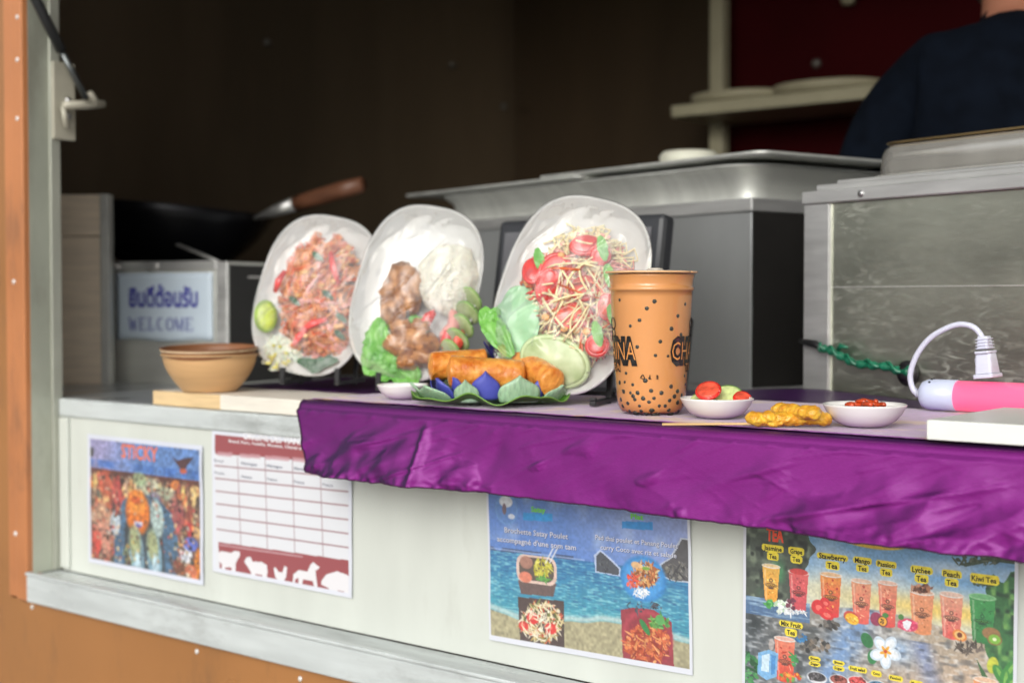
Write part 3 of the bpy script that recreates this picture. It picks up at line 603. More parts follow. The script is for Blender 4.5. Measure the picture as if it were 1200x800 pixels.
p3.p([(742, 336), (784, 310), (802, 276), (826, 232), (856, 236), (858, 408), (800, 402), (752, 384)], (190, 198, 215)); p3.p([(750, 338), (788, 314), (808, 280), (830, 240), (856, 242), (858, 402), (800, 398), (756, 380)], (84, 82, 86)); foodspots(p3, 810, 360, 42, 34, [(100, 100, 100), (60, 60, 64), (130, 128, 120)], 60, 6, 16, 8)
foodspots(p3, 535, 340, 24, 26, [(84, 88, 90), (58, 62, 72)], 24, 5, 10, 18)
p3.e(148, 122, 86, 118, (110, 160, 215)); p3.e(148, 122, 78, 108, (96, 138, 205)); p3.e(146, 92, 52, 44, (228, 232, 240)); p3.e(140, 120, 16, 44, (120, 100, 110)); p3.e(168, 150, 26, 20, (215, 222, 236)); p3.e(150, 66, 24, 6, (200, 90, 70))
p3.p([(213, 135), (328, 138), (326, 170), (213, 164)], (44, 150, 222)); p3.p([(598, 168), (718, 172), (716, 204), (598, 196)], (44, 140, 214))
rr = lambda cx, cy, w, h, col: (lambda a, b: cv.rrect(a[0], a[1], b[0], b[1], .035, col))(p3.K(cx - w / 2, cy - h / 2), p3.K(cx + w / 2, cy + h / 2))
p3.p([(192, 395), (342, 410), (330, 462), (205, 450)], (104, 84, 82)); rr(265, 358, 156, 128, (226, 196, 184)); rr(265, 356, 136, 108, (90, 78, 72))
p3.e(225, 328, 50, 50, (168, 120, 104)); p3.e(222, 385, 50, 42, (224, 130, 104)); foodspots(p3, 290, 350, 34, 40, [(214, 206, 70), (188, 178, 50), (232, 226, 110)], 60, 8, 14, 12); foodspots(p3, 295, 392, 30, 14, [(60, 130, 60), (90, 160, 70)], 24, 6, 12, 2)
for dx in (0, 16): a_, b_ = p3.K(300 + dx, 330), p3.K(330 + dx, 272); cv.line(*a_, *b_, .004, (224, 226, 232))
p3.p([(192, 462), (370, 478), (374, 668), (202, 640)], (78, 62, 60)); foodspots(p3, 284, 560, 80, 76, [(238, 226, 190), (226, 205, 150), (215, 90, 60), (240, 232, 210), (190, 160, 90), (110, 120, 60)], 240, 8, 16, 14, .75)
for x_, y_, r_ in ((250, 545, 46), (320, 585, 44), (215, 575, 38)): p3.e(x_, y_, r_, r_, (222, 56, 54)); p3.e(x_ - 4, y_ - 4, r_ * .5, r_ * .4, (240, 110, 96))
foodspots(p3, 284, 560, 76, 70, [(238, 226, 190), (240, 232, 210)], 50, 8, 12, 15, 1)
p3.e(680, 393, 176, 178, (50, 134, 206)); p3.e(680, 393, 150, 150, (70, 156, 226)); foodspots(p3, 688, 378, 48, 48, [(196, 110, 60), (150, 84, 46), (222, 160, 90), (226, 196, 140), (120, 66, 40)], 170, 8, 15, 21); foodspots(p3, 640, 400, 26, 28, [(226, 70, 50), (236, 96, 70)], 40, 7, 12, 22); foodspots(p3, 672, 446, 26, 18, [(236, 238, 244), (220, 226, 238)], 40, 6, 12, 23, .8); p3.e(650, 338, 36, 26, (226, 180, 130)); p3.e(690, 352, 30, 14, (120, 170, 60))
p3.p([(592, 512), (640, 504), (720, 512), (790, 560), (800, 738), (602, 712)], (150, 50, 64)); p3.e(696, 620, 196, 214, (176, 60, 76)); p3.e(700, 628, 176, 190, (150, 46, 60)); foodspots(p3, 698, 645, 88, 74, [(206, 92, 50), (184, 70, 40), (226, 128, 70), (160, 60, 36), (232, 160, 100)], 300, 9, 17, 25); foodspots(p3, 745, 560, 40, 26, [(70, 140, 60), (120, 180, 90), (50, 110, 50)], 40, 9, 16, 27); p3.e(686, 580, 60, 26, (46, 130, 66), .9); p3.e(745, 552, 36, 40, (90, 170, 90), .4)
foodspots(p3, 690, 498, 90, 22, [(60, 60, 70), (80, 84, 96)], 26, 6, 14, 31)
cv.mult(.93 + .14 * cv.noise(110, 19)); cv.blend(((cv.x < .012) | (cv.x > .985) | (cv.y < .02) | (cv.y > .968)) * 1.0, (226, 229, 240)); cv.a = cv.a * .96 + 12; p3.build()
p3.text([('Satay', 272, 122, 20, .03, 56), ('Plat', 657, 150, 20, .03, 50)], mat('ink_green', srgb((120, 205, 70)), .4))
its = [('Brochette Satay Poulet', 262, 213, 21, .0, 246), ('accompagn\u00e9 d\'une som tam', 262, 252, 21, .0, 306), ('Pad thai poulet et Panang Poulet', 652, 246, 19, .0, 322), ('curry Coco avec riz et salade', 660, 284, 19, .0, 296)]
p3.text([(i[0], i[1] + 1.2, i[2] + 1.5, i[3], .02, i[5]) for i in its], mat('ink_shadow', srgb((72, 78, 108)), .4), .0003)
p3.text([(i[0], i[1], i[2], i[3], .008, i[5]) for i in its], ink_grey, .0006)

# --- sheet 4 : fruit tea menu
p4 = Poster('poster', 'rightmost menu sheet showing a row of fruit tea cups under yellow name tags', (872, 590), (1198, 626), 470, 332, (860, 600, 3.5294)); cv = p4.cv
X, Y = cv.x, cv.y
cv.blend(np.ones_like(X), (120, 170, 215)); cv.blend(np.clip(cv.noise(9, 2, 2.5) * 1.6 - .6, 0, 1) * .8, (206, 222, 236)); cv.blend(np.clip((Y - .26) / .1, 0, 1) * .8, (226, 220, 190)); cv.blend(np.exp(-((Y - .40) / .05) ** 2) * np.clip(X * 2 - .4, 0, 1), (238, 206, 110))
gnd = .46 + .02 * np.sin(X * 9); G = np.clip((Y - gnd) / .01, 0, 1); cv.blend(G, (176, 160, 140)); cv.blend(G * np.clip(.9 - X * 1.9, 0, 1), (72, 84, 96)); cv.blend(G * np.clip(cv.noise(22, 5) * 2 - .9, 0, 1) * np.clip(1.2 - X * 2, 0, 1), (40, 48, 52))
cv.blend(G * np.exp(-((X - .42 + (Y - .6) * .35) / .075) ** 2) * .9, (112, 152, 205)); cv.blend(G * np.exp(-((X - .60) / .06) ** 2 - ((Y - .62) / .07) ** 2), (150, 180, 216)); cv.blend(G * np.exp(-((X - .735 - (Y - .8) * .25) / .035) ** 2) * (Y > .56) * .85, (112, 134, 186)); cv.blend(G * np.exp(-((X - .85) / .12) ** 2 - ((Y - .70) / .1) ** 2) * .7, (206, 176, 150)); cv.blend(G * np.exp(-((X - .62) / .1) ** 2 - ((Y - .82) / .1) ** 2) * .6, (196, 168, 160))
cv.blend(G * np.clip(cv.noise(60, 6, 2) * 2 - 1.0, 0, 1) * .6, (236, 240, 244)); cv.blend(G * np.clip(cv.noise(44, 7, 2) * 2 - 1.1, 0, 1) * .7, (52, 58, 66))
cv.blend(((X < .27) & (Y > .46) & (Y < .56)) * .85, (72, 110, 158)); cv.blend(((X < .12) & (Y > .42) & (Y < .47)) * .9, (40, 130, 200)); cv.blend(((X < .27) & (Y > .46) & (Y < .56)) * np.clip(cv.noise(20, 11, 8) * 2 - 1, 0, 1), (160, 190, 215))
tl = (X < .27 - .1 * np.clip(Y - .3, 0, 1) + .05 * (cv.noise(24, 12) - .5)) & (Y < .47); cv.blend(tl * (cv.noise(30, 17) > .12) * 1.0, (66, 76, 66)); cv.blend(tl * np.clip(cv.noise(46, 13) * 2.4 - 1.2, 0, 1), (120, 134, 112)); cv.blend(tl * np.clip(cv.noise(52, 14) * 2.4 - 1.2, 0, 1), (30, 38, 34)); cv.blend(tl * np.clip(cv.noise(14, 15) * 3 - 1.9, 0, 1), (70, 140, 90))
tr = ((X - 1.02) / .13) ** 2 + ((Y - .44) / .30) ** 2 < .9 + .9 * (cv.noise(22, 16) - .5); cv.blend(tr * 1.0, (46, 104, 56)); cv.blend(tr * np.clip(cv.noise(50, 18) * 2.4 - 1.1, 0, 1), (110, 165, 84)); cv.blend(tr * np.clip(cv.noise(60, 19) * 2.4 - 1.2, 0, 1), (22, 52, 34))
p4.p([(930, 215), (1080, 180), (1180, 190), (1180, 215), (1060, 205), (960, 225)], (60, 80, 62)); foodspots(p4, 1040, 198, 130, 14, [(50, 70, 50), (80, 90, 70)], 50, 8, 18, 41, .2); foodspots(p4, 1040, 296, 46, 8, [(60, 74, 50)], 20, 8, 16, 42, .2)
foodspots(p4, 60, 640, 46, 60, [(40, 120, 60), (70, 150, 80), (24, 80, 44)], 60, 12, 24, 43, .2)
cv.ell(*p4.K(572, 118), .125, .038, (240, 194, 60), .02)
def cup(cx, y0, w0, y1, w1, c0, c1, lid_=(232, 226, 220), logo=(70, 45, 40)):
    for k in range(14):
        t0, t1 = k / 14, (k + 1) / 14; ya, yb = y0 + (y1 - y0) * t0, y0 + (y1 - y0) * t1; wa, wb = w0 + (w1 - w0) * t0, w0 + (w1 - w0) * t1; c_ = tuple(c0[i] + (c1[i] - c0[i]) * t0 for i in range(3))
        p4.p([(cx - wa / 2, ya - 6), (cx + wa / 2, ya + 6), (cx + wb / 2, yb + 7), (cx - wb / 2, yb - 5)], c_)
    p4.e(cx, y1, w1, w1 * .3, c1); p4.p([(cx - w0 * .40, y0 + 10), (cx - w0 * .32, y0 + 10), (cx - w1 * .32, y1), (cx - w1 * .42, y1)], (255, 240, 225), .35)
    p4.e(cx, y0, w0 + 6, w0 * .26, lid_); p4.e(cx, y0 - 1, w0 - 6, w0 * .18, tuple(.5 * a + .5 * b for a, b in zip(c0, lid_)))
    foodspots(p4, cx, (y0 + y1) / 2, w1 * .45, (y1 - y0) * .4, [tuple(min(255, v + 26) for v in c0), tuple(v * .88 for v in c1)], 26, 5, 10, int(cx), .2)
    ym = y0 + (y1 - y0) * .52; p4.e(cx, ym - 14, 16, 16, logo, soft=.5); p4.e(cx, ym - 14, 9, 9, c0, soft=.5)
    p4.e(cx, ym + 6, w0 * .66, 17, logo, soft=.4, op=.85); p4.e(cx, ym + 6, w0 * .58, 10, c0, soft=.4); p4.e(cx, ym + 18, w0 * .34, 8, logo, soft=.4, op=.85)
    logos.append((cx, ym + 6, w0 * .5))
logos = []
OR, PK = (236, 150, 60), (226, 96, 84)
cup(156, 222, 72, 362, 50, (236, 180, 76), (240, 160, 50)); cup(270, 248, 82, 398, 60, (222, 92, 92), (205, 70, 84)); p4.e(270, 246, 76, 26, (206, 60, 60)); cup(402, 258, 88, 424, 66, (234, 150, 66), (222, 50, 56)); cup(528, 284, 84, 452, 62, (232, 160, 120), (226, 90, 80)); cup(637, 292, 80, 466, 60, (232, 150, 116), (222, 76, 70))
cup(778, 330, 100, 494, 76, (232, 150, 110), (226, 140, 90)); foodspots(p4, 778, 315, 46, 14, [(110, 60, 40), (190, 130, 100), (80, 44, 34)], 50, 9, 18, 51, .1); cup(900, 340, 98, 512, 70, (228, 160, 130), (222, 96, 90)); cup(1028, 350, 108, 530, 82, (56, 150, 76), (40, 120, 60), (150, 200, 150), (24, 60, 40)); cup(213, 522, 84, 690, 66, (228, 130, 100), (222, 60, 44))
p4.e(158, 545, 22, 50, (205, 190, 185), .1, .2, .7)
# fruit
foodspots(p4, 160, 378, 30, 14, [(60, 150, 70), (90, 180, 90)], 18, 10, 20, 52, .2); foodspots(p4, 205, 388, 34, 24, [(226, 236, 220), (190, 220, 180), (240, 240, 240)], 40, 9, 20, 53, .3); foodspots(p4, 242, 382, 20, 26, [(96, 40, 60), (130, 60, 84)], 26, 10, 16, 54, 0); foodspots(p4, 255, 412, 50, 8, [(230, 232, 236)], 20, 8, 16, 55, .3)
for x_, y_, a_, b_ in ((350, 390, 54, 60), (384, 420, 64, 44), (378, 372, 40, 40)): p4.e(x_, y_, a_, b_, (214, 40, 46), .3); p4.e(x_ + 4, y_ + 4, a_ * .5, b_ * .4, (240, 110, 100), .3)
p4.e(488, 434, 66, 50, (206, 70, 60), .3); p4.e(490, 440, 58, 44, (244, 184, 40), .3); foodspots(p4, 490, 440, 22, 14, [(226, 150, 30), (250, 210, 90)], 20, 7, 10, 56, 0)
p4.e(590, 440, 50, 56, (150, 50, 84)); p4.e(616, 450, 42, 46, (110, 50, 60)); p4.e(616, 450, 34, 36, (240, 170, 50)); foodspots(p4, 616, 450, 10, 12, [(90, 60, 40)], 8, 5, 8, 57, 0); p4.e(628, 425, 26, 20, (60, 130, 60))
p4.e(720, 465, 84, 52, (216, 56, 100)); foodspots(p4, 720, 465, 40, 22, [(230, 70, 110), (240, 120, 150)], 22, 8, 14, 58, .2); p4.p([(698, 452), (716, 444), (736, 452), (730, 474), (718, 488), (704, 476)], (236, 236, 244)); p4.e(692, 432, 24, 24, (70, 130, 60))
p4.e(905, 508, 50, 36, (226, 90, 84)); p4.e(934, 508, 60, 46, (232, 130, 50), .3); p4.e(934, 508, 44, 34, (246, 196, 120), .3); p4.e(934, 506, 22, 22, (110, 44, 24)); p4.e(1064, 500, 76, 50, (150, 110, 70)); p4.e(1078, 524, 62, 50, (140, 104, 60)); p4.e(1078, 524, 50, 40, (124, 184, 60)); p4.e(1078, 524, 18, 14, (226, 236, 190)); foodspots(p4, 975, 556, 60, 20, [(70, 60, 54), (96, 84, 76)], 36, 8, 20, 59, .6)
foodspots(p4, 340, 550, 60, 30, [(96, 90, 84), (140, 126, 112), (60, 60, 60)], 50, 10, 24, 60, 0); foodspots(p4, 395, 465, 40, 20, [(96, 90, 84), (60, 58, 58)], 26, 10, 20, 61, 0)
p4.e(552, 528, 46, 66, (36, 112, 60), -.6); p4.e(574, 596, 40, 60, (40, 124, 66), .1)
for k in range(5): a_ = k * 1.257 + .3; p4.e(628 + 36 * math.cos(a_), 574 + 40 * math.sin(a_), 62, 48, (206, 222, 238), a_, .1); p4.e(628 + 32 * math.cos(a_), 574 + 36 * math.sin(a_), 48, 34, (238, 244, 250), a_, .3)
for k in range(5): a_ = k * 1.257 + .3; p4.e(628 + 12 * math.cos(a_), 574 + 13 * math.sin(a_), 26, 12, (240, 170, 40), a_, .3)
p4.e(628, 574, 14, 14, (214, 70, 30))
p4.p([(104, 578), (150, 566), (186, 582), (180, 676), (138, 692), (100, 664)], (120, 178, 226)); p4.p([(118, 590), (150, 582), (148, 660), (116, 652)], (206, 230, 246)); p4.p([(158, 586), (176, 592), (172, 664), (156, 670)], (70, 140, 206))
foodspots(p4, 248, 608, 20, 24, [(40, 130, 60), (60, 150, 80)], 20, 8, 16, 62, .2); foodspots(p4, 236, 678, 44, 16, [(230, 80, 50), (240, 170, 50), (90, 150, 60), (240, 120, 50)], 40, 9, 18, 63, 0); foodspots(p4, 280, 520, 24, 18, [(60, 140, 200), (40, 110, 170)], 16, 8, 16, 64, .2)
for x_, y_, c_ in ((345, 682, (60, 56, 60)), (436, 694, (130, 50, 40)), (512, 700, (206, 60, 60)), (596, 718, (70, 120, 150))): p4.e(x_, y_, 84, 50, (224, 226, 232)); p4.e(x_, y_ - 4, 72, 36, c_); foodspots(p4, x_, y_ - 4, 30, 14, [tuple(min(255, v + 40) for v in c_), tuple(v * .6 for v in c_)], 24, 8, 14, int(x_), 0)
p4.p([(1002, 602), (1050, 680), (1060, 706), (1030, 690)], (50, 96, 50)); p4.e(1070, 630, 46, 70, (196, 200, 60), .2); 
for a_, x_, y_ in ((-.6, 1100, 670), (.5, 1140, 650), (.1, 1120, 690), (1.0, 1165, 690), (-.2, 1180, 640)): p4.e(x_, y_, 44, 90, (52, 132, 56), a_); p4.e(x_ + 4, y_, 16, 70, (120, 180, 80), a_, .4)
cup(1040, 692, 100, 800, 80, (232, 150, 90), (226, 120, 70)); cup(760, 742, 90, 820, 74, (232, 170, 110), (226, 140, 80))
YL = (246, 222, 46); tags = []
def ytag(x0, y0, x1, y1, lines, h, two=None):
    cx, cy = (x0 + x1) / 2, (y0 + y1) / 2; n = len(lines); H_ = (y1 - y0) / n
    for k, (t, wd) in enumerate(lines):
        yy = y0 + H_ * (k + .5); a = p4.K(cx - wd / 2 - 8, yy - H_ * .56 - 2); b = p4.K(cx + wd / 2 + 8, yy + H_ * .56 + 2); cv.rrect(a[0], a[1], b[0], b[1], .010, YL); tags.append((t, cx, yy, h, .025, wd))
ytag(120, 132, 206, 198, [('Jasmine', 74), ('Tea', 32)], 19); ytag(230, 145, 290, 210, [('Grape', 50), ('Tea', 32)], 19); ytag(344, 167, 474, 238, [('Stawberry', 112), ('Tea', 42)], 22); ytag(496, 184, 570, 247, [('Mango', 62), ('Tea', 36)], 20); ytag(590, 199, 672, 264, [('Passion', 70), ('Tea', 36)], 20)
ytag(732, 221, 822, 292, [('Lychee', 76), ('Tea', 42)], 22); ytag(861, 238, 942, 308, [('Peach', 68), ('Tea', 42)], 22); ytag(973, 252, 1100, 300, [('Kiwi Tea', 104)], 22); ytag(190, 446, 288, 512, [('Mix Fruit', 82), ('Tea', 34)], 19)
ytag(313, 593, 359, 636, [('Brown', 34), ('Sugar', 34)], 11); ytag(410, 609, 459, 655, [('Brown', 34), ('Sugar', 34)], 11); ytag(476, 632, 551, 662, [('Fruit salad', 62)], 12); ytag(571, 652, 611, 678, [('Coco', 28)], 11); ytag(642, 670, 698, 698, [('Passion', 44)], 11); ytag(730, 692, 782, 720, [('Mango', 40)], 11)
cv.mult(.92 + .16 * cv.noise(150, 29)); cv.blend(((X < .012) | (X > .988) | (Y < .018) | (Y > .982)) * 1.0, (224, 226, 236)); cv.a = cv.a * .96 + 14; p4.build()
p4.text(tags, ink_black); p4.text([('TEA', 172, 92, 52, .05, 72)], mat('ink_red', srgb((232, 92, 70)), .4)); p4.text([('CHAINA', x_, y_, 9, .01, w_) for x_, y_, w_ in logos], mat('ink_brown', srgb((70, 48, 44)), .4))

# ------------------------------------------------------------------ serving boards and purple cloth
XC = -1.404
sb = MB(); sb.box((XC + .004, -.070, Z(-.0295)), (1.6, .385, Z(-.0016))); so = obj('serving_shelf', sb, mat('shelf_ply', (.45, .36, .24), .6), None, bevel=.003)
tag(so, 'long shelf board hidden under the purple satin cloth, jutting over the white panel', 'shelf')
ab = MB(); ab.box((-1.824, .002, Z(-.0295)), (-1.66, .40, Z(-.0078))); M_ply = mat('light_ply', srgb((214, 186, 142)), .55, 0, .12, 8, (2, 2, 30), bump=.1)
bo = thing('wooden_board', 'pale board, half bare wood half whitewashed, under the two brown bowls', 'board', (-1.62, .2, Z(-.0295)))
obj('bare_wood', ab, M_ply, bo, world=True, bevel=.0015); ab = MB(); ab.box((-1.6595, .001, Z(-.0295)), (XC + .002, .40, Z(-.0072))); obj('whitewashed_wood', ab, mat('whitewash', srgb((222, 216, 204)), .6, 0, .09, 14, (1, 3, 8), bump=.2), bo, world=True, bevel=.0015)
ab = MB(); ab.grid(lambda u, v: (-1.8235 + .165 * u, .003 + .39 * v, Z(-.0074) + .0002 * math.sin(u * 20 + v * 9)), 14, 14); obj('white_paper', ab, mat('thin_paper', srgb((226, 220, 208)), .6, 0, .05), bo, world=True)

def satin(name, c1, c2):
    m = mat(name, c1, .33, 0, .12, 240, (1, 1, 5), .2, 420, sheen=.0, col2=c2, spec=.8); b = m.node_tree.nodes['Principled BSDF']
    b.inputs['Sheen Weight'].default_value = .0; b.inputs['Specular Tint'].default_value = (.85, .42, .90, 1); b.inputs['Sheen Roughness'].default_value = .35; b.inputs['Sheen Tint'].default_value = (.95, .45, .9, 1); b.inputs['Anisotropic'].default_value = .5
    n = m.node_tree; lw = n.nodes.new('ShaderNodeLayerWeight'); lw.inputs[0].default_value = .36; old = b.inputs['Base Color'].links[0].from_socket; mx = n.nodes.new('ShaderNodeMix'); mx.data_type = 'RGBA'   # shot silk: the weft colour shows at a slant
    rm = n.nodes.new('ShaderNodeMapRange'); rm.inputs[1].default_value = .08; rm.inputs[2].default_value = .42; n.links.new(lw.outputs['Facing'], rm.inputs[0]); n.links.new(rm.outputs[0], mx.inputs[0]); n.links.new(old, mx.inputs[6]); mx.inputs[7].default_value = (.034, .008, .055, 1); n.links.new(mx.outputs[2], b.inputs['Base Color'])
    return m
M_satin = satin('purple_satin', (.212, .016, .200), (.175, .012, .165))
cl = MB(); DROP = .088; X0, X1 = XC, .75; NU = 960
def nz(x, y, z=0): return noise.noise(Vector((x, y, z)))
def fold(x, t):  # t: 0 at the shelf edge .. 1 at the hem
    k = t ** 1.15; x = x + .06 * t * nz(x * 3, 4.2); f = 0
    f += .020 * k * nz(x * 5.5, t * .5, 1) + .015 * k * nz(x * 12 - t * 1.4, t * .7, 2) + .0060 * min(1, t * 2) * nz(x * 26 + t * 2.4, t * 1.3, 3) + .0012 * min(1, t * 2) * nz(x * 55 + t * 5 * nz(x * 3, 1), t * 3.5, 13)
    rd = lambda a, b, c: max(0, 1 - abs(nz(a, b, c)) * 7) ** 1.6
    f += .0022 * min(1, t * 2) * rd(x * 8 + t * 1.6, t * .8 + 5, 4) + .0016 * min(1, t * 2) * rd(x * 15 - t * 3.4, t * 1.2 + 2, 14) * max(0, nz(x * 6, t, 15) + .3) + .0008 * rd(x * 23 + t * 4.5, t * 2.2, 16)
    f += .0045 * math.exp(-((x + 1.165 - .012 * t) / .006) ** 2) * min(1, t * 3) - .005 * math.exp(-((x + 1.045 + .02 * t) / .010) ** 2) * min(1, t * 3) + .0022 * math.sin(t * 3.1) * max(0, nz(x * 21, 3)) * nz(x * 50, t * 2)
    f += (.0020 * nz(x * 110, t * 7, 7) * (t - .8) * 5 if t > .8 else 0)
    return f
def cloth_pt(x, s):   # s: metres along the profile from the front edge (negative = on top)
    yf, r = -.0735, .013
    sag = .0012 * nz(x * 6, 2.2) + (.0035 * nz(x * 4, 7.7) if s > 0 else 0)
    if s < 0:
        y = yf + r - s * 1.0; back = max(0, (y - .30) / .1)
        return Vector((x, y, Z(.0006) + .0006 * abs(nz(x * 12, y * 12)) + back * (.006 + .011 * nz(x * 5, y * 3, 9)) * min(1, back)))
    if s < .0094:
        a = s / .0094 * 1.5708; return Vector((x, yf + r - r * math.sin(a), Z(.0006) - r + r * math.cos(a) ))
    t = (s - .0094) / DROP; H_ = (DROP - .007) * (1.0 + .05 * nz(x * 3, 1.3) + .02 * nz(x * 22, 3) + .012 * nz(x * 90, 8) + .05 * (x + 1.0) )
    return Vector((x + .006 * t * nz(x * 8, t * 2, 8), yf - .004 * t - .004 - abs(fold(x, t)) * .6 - fold(x, t) * .9 - .004 * t, Z(.0006) - r - t * H_))
svals = [-.46 + i * .46 / 46 for i in range(46)] + [0, .0012, .0024, .0036, .0048, .006, .0071, .0082, .0094] + [.0094 + DROP * (i + 1) / 44 for i in range(44)]
def cf(u, v):
    s = svals[int(round(v * (len(svals) - 1)))]; x = X0 + (X1 - X0) * u
    if s > 0: t = s / (DROP + .0094); x += .030 * t * (1 - u) ** 14
    return cloth_pt(x, s)
cl.grid(cf, NU, len(svals))
def cf2(u, v):
    x = -1.80 + .40 * u; y = .135 + .27 * v + .02 * nz(x * 9, 1); return Vector((x, y, Z(-.0058) + (.0052 * max(0, (u - .9) * 10)) + .004 * abs(nz(x * 16, y * 14, 3)) + .010 * max(0, v - .75) * (1 + nz(x * 8, 0))))
cl.grid(cf2, 60, 30)
co = thing('purple_cloth', 'shiny purple satin cloth spread over the serving shelf and hanging down its front', 'tablecloth', (-.4, .1, Z(0)))
obj('satin', cl, M_satin, co, world=True, solid=.0004)
hm_ = MB(); pts = [cf(i / (NU - 1), 1.0) + Vector((0, -.0008, .0004)) for i in range(0, NU, 2)]; hm_.tube(pts, .0008, 5); obj('hem', hm_, mat('dark_hem', (.05, .008, .045), .7), co, world=True)
hm_ = MB(); pts = [cf(0, v / 99) + Vector((-.0004, -.0005, 0)) for v in range(46, 100)]; hm_.tube(pts, .0010, 5); obj('hem', hm_, MATS['dark_hem'], co, world=True)
# brocade runner on top
def brocade():
    m = mat('mauve_brocade', srgb((140, 80, 150)), .5, 0, .25, 90, (1, 2, 1), .3, 160, sheen=.4); n = m.node_tree; L = n.links; b = n.nodes['Principled BSDF']
    tc = n.nodes.new('ShaderNodeTexCoord'); vo = n.nodes.new('ShaderNodeTexVoronoi'); vo.inputs['Scale'].default_value = 46; L.new(tc.outputs['Object'], vo.inputs[0])
    n2 = n.nodes.new('ShaderNodeTexNoise'); n2.inputs['Scale'].default_value = 16; n2.inputs['Detail'].default_value = 4; L.new(tc.outputs['Object'], n2.inputs[0])
    r = n.nodes.new('ShaderNodeMapRange'); r.inputs[1].default_value = .5; r.inputs[2].default_value = .62; L.new(n2.outputs[0], r.inputs[0])
    r2 = n.nodes.new('ShaderNodeMapRange'); r2.inputs[1].default_value = .30; r2.inputs[2].default_value = .45; L.new(vo.outputs[0], r2.inputs[0])
    mu = n.nodes.new('ShaderNodeMath'); mu.operation = 'MULTIPLY'; L.new(r.outputs[0], mu.inputs[0]); L.new(r2.outputs[0], mu.inputs[1])
    old = b.inputs['Base Color'].links[0].from_socket; mx = n.nodes.new('ShaderNodeMix'); mx.data_type = 'RGBA'; L.new(mu.outputs[0], mx.inputs[0]); L.new(old, mx.inputs[6]); mx.inputs[7].default_value = (*srgb((176, 134, 108)), 1); L.new(mx.outputs[2], b.inputs['Base Color'])
    return m
ru = MB(); ru.grid(lambda u, v: (XC + .012 + 2.0 * u + .003 * nz(v * 9, 2), -.060 + .345 * v + .004 * nz(u * 30, 4), Z(.0026) + .0008 * abs(nz(u * 60, v * 8, 5))), 400, 50)
ro = obj('table_runner', ru, brocade(), None, solid=.0006); tag(ro, 'mauve brocade runner with faint gold pattern lying on top of the purple satin cloth', 'table runner')
TOPZ = .0042

# ------------------------------------------------------------------ display plates
M_plate = mat('melamine_white', srgb((210, 210, 207)), .22, 0, .02, 6, coat=.4)
M_film = film_mat('cling_film', .09, 1.42, .06, .0030, 16)
M_noodle = mat('noodle', srgb((222, 140, 88)), .35, 0, .5, 60, coat=.2, sss=.2); M_noodle2 = mat('noodle_red', srgb((204, 92, 40)), .3, 0, .4, 70, coat=.3); M_strand = mat('papaya_strand', srgb((236, 218, 172)), .45, 0, .1, 60, sss=.2)
M_pink = mat('pink_shred', srgb((232, 160, 150)), .45, 0, .15, 60, sss=.2)
M_tom = mat('tomato_red', srgb((214, 44, 36)), .22, 0, .2, 60, coat=.5, sss=.1); M_tomin = mat('tomato_flesh', srgb((222, 84, 62)), .3, 0, .45, 130, coat=.4)
M_lime = mat('lime_flesh', srgb((196, 214, 84)), .3, 0, .2, 120, coat=.3); M_green = mat('leaf_green', srgb((78, 150, 52)), .38, 0, .35, 40, coat=.15, col2=srgb((130, 190, 88))); M_dkgreen = mat('herb_green', srgb((36, 84, 46)), .35, 0, .3, 50, coat=.3)
M_cuc = mat('cucumber_flesh', srgb((140, 164, 96)), .3, 0, .12, 38, coat=.3, sss=.0, col2=srgb((196, 208, 160))); M_rind = mat('cucumber_rind', srgb((70, 120, 50)), .35, 0, .3, 60)
M_rice = mat('rice', srgb((226, 222, 204)), .5, 0, .12, 160, bump=.8, bscale=260, sss=.2); M_chick = mat('fried_chicken', srgb((112, 62, 34)), .35, 0, .4, 70, col2=srgb((200, 142, 84)), bump=.8, bscale=140, coat=.4)
M_stem = mat('sprout_white', srgb((236, 232, 214)), .35, 0, .05, sss=.3); M_bean = mat('sprout_bean', srgb((216, 206, 110)), .4)
M_nut = mat('peanut', srgb((222, 168, 104)), .4, 0, .15)
def sq(th, a, b, n=2.7):
    c_, s_ = math.cos(th), math.sin(th); return (a * math.copysign(abs(c_) ** (2 / n), c_), b * math.copysign(abs(s_) ** (2 / n), s_))
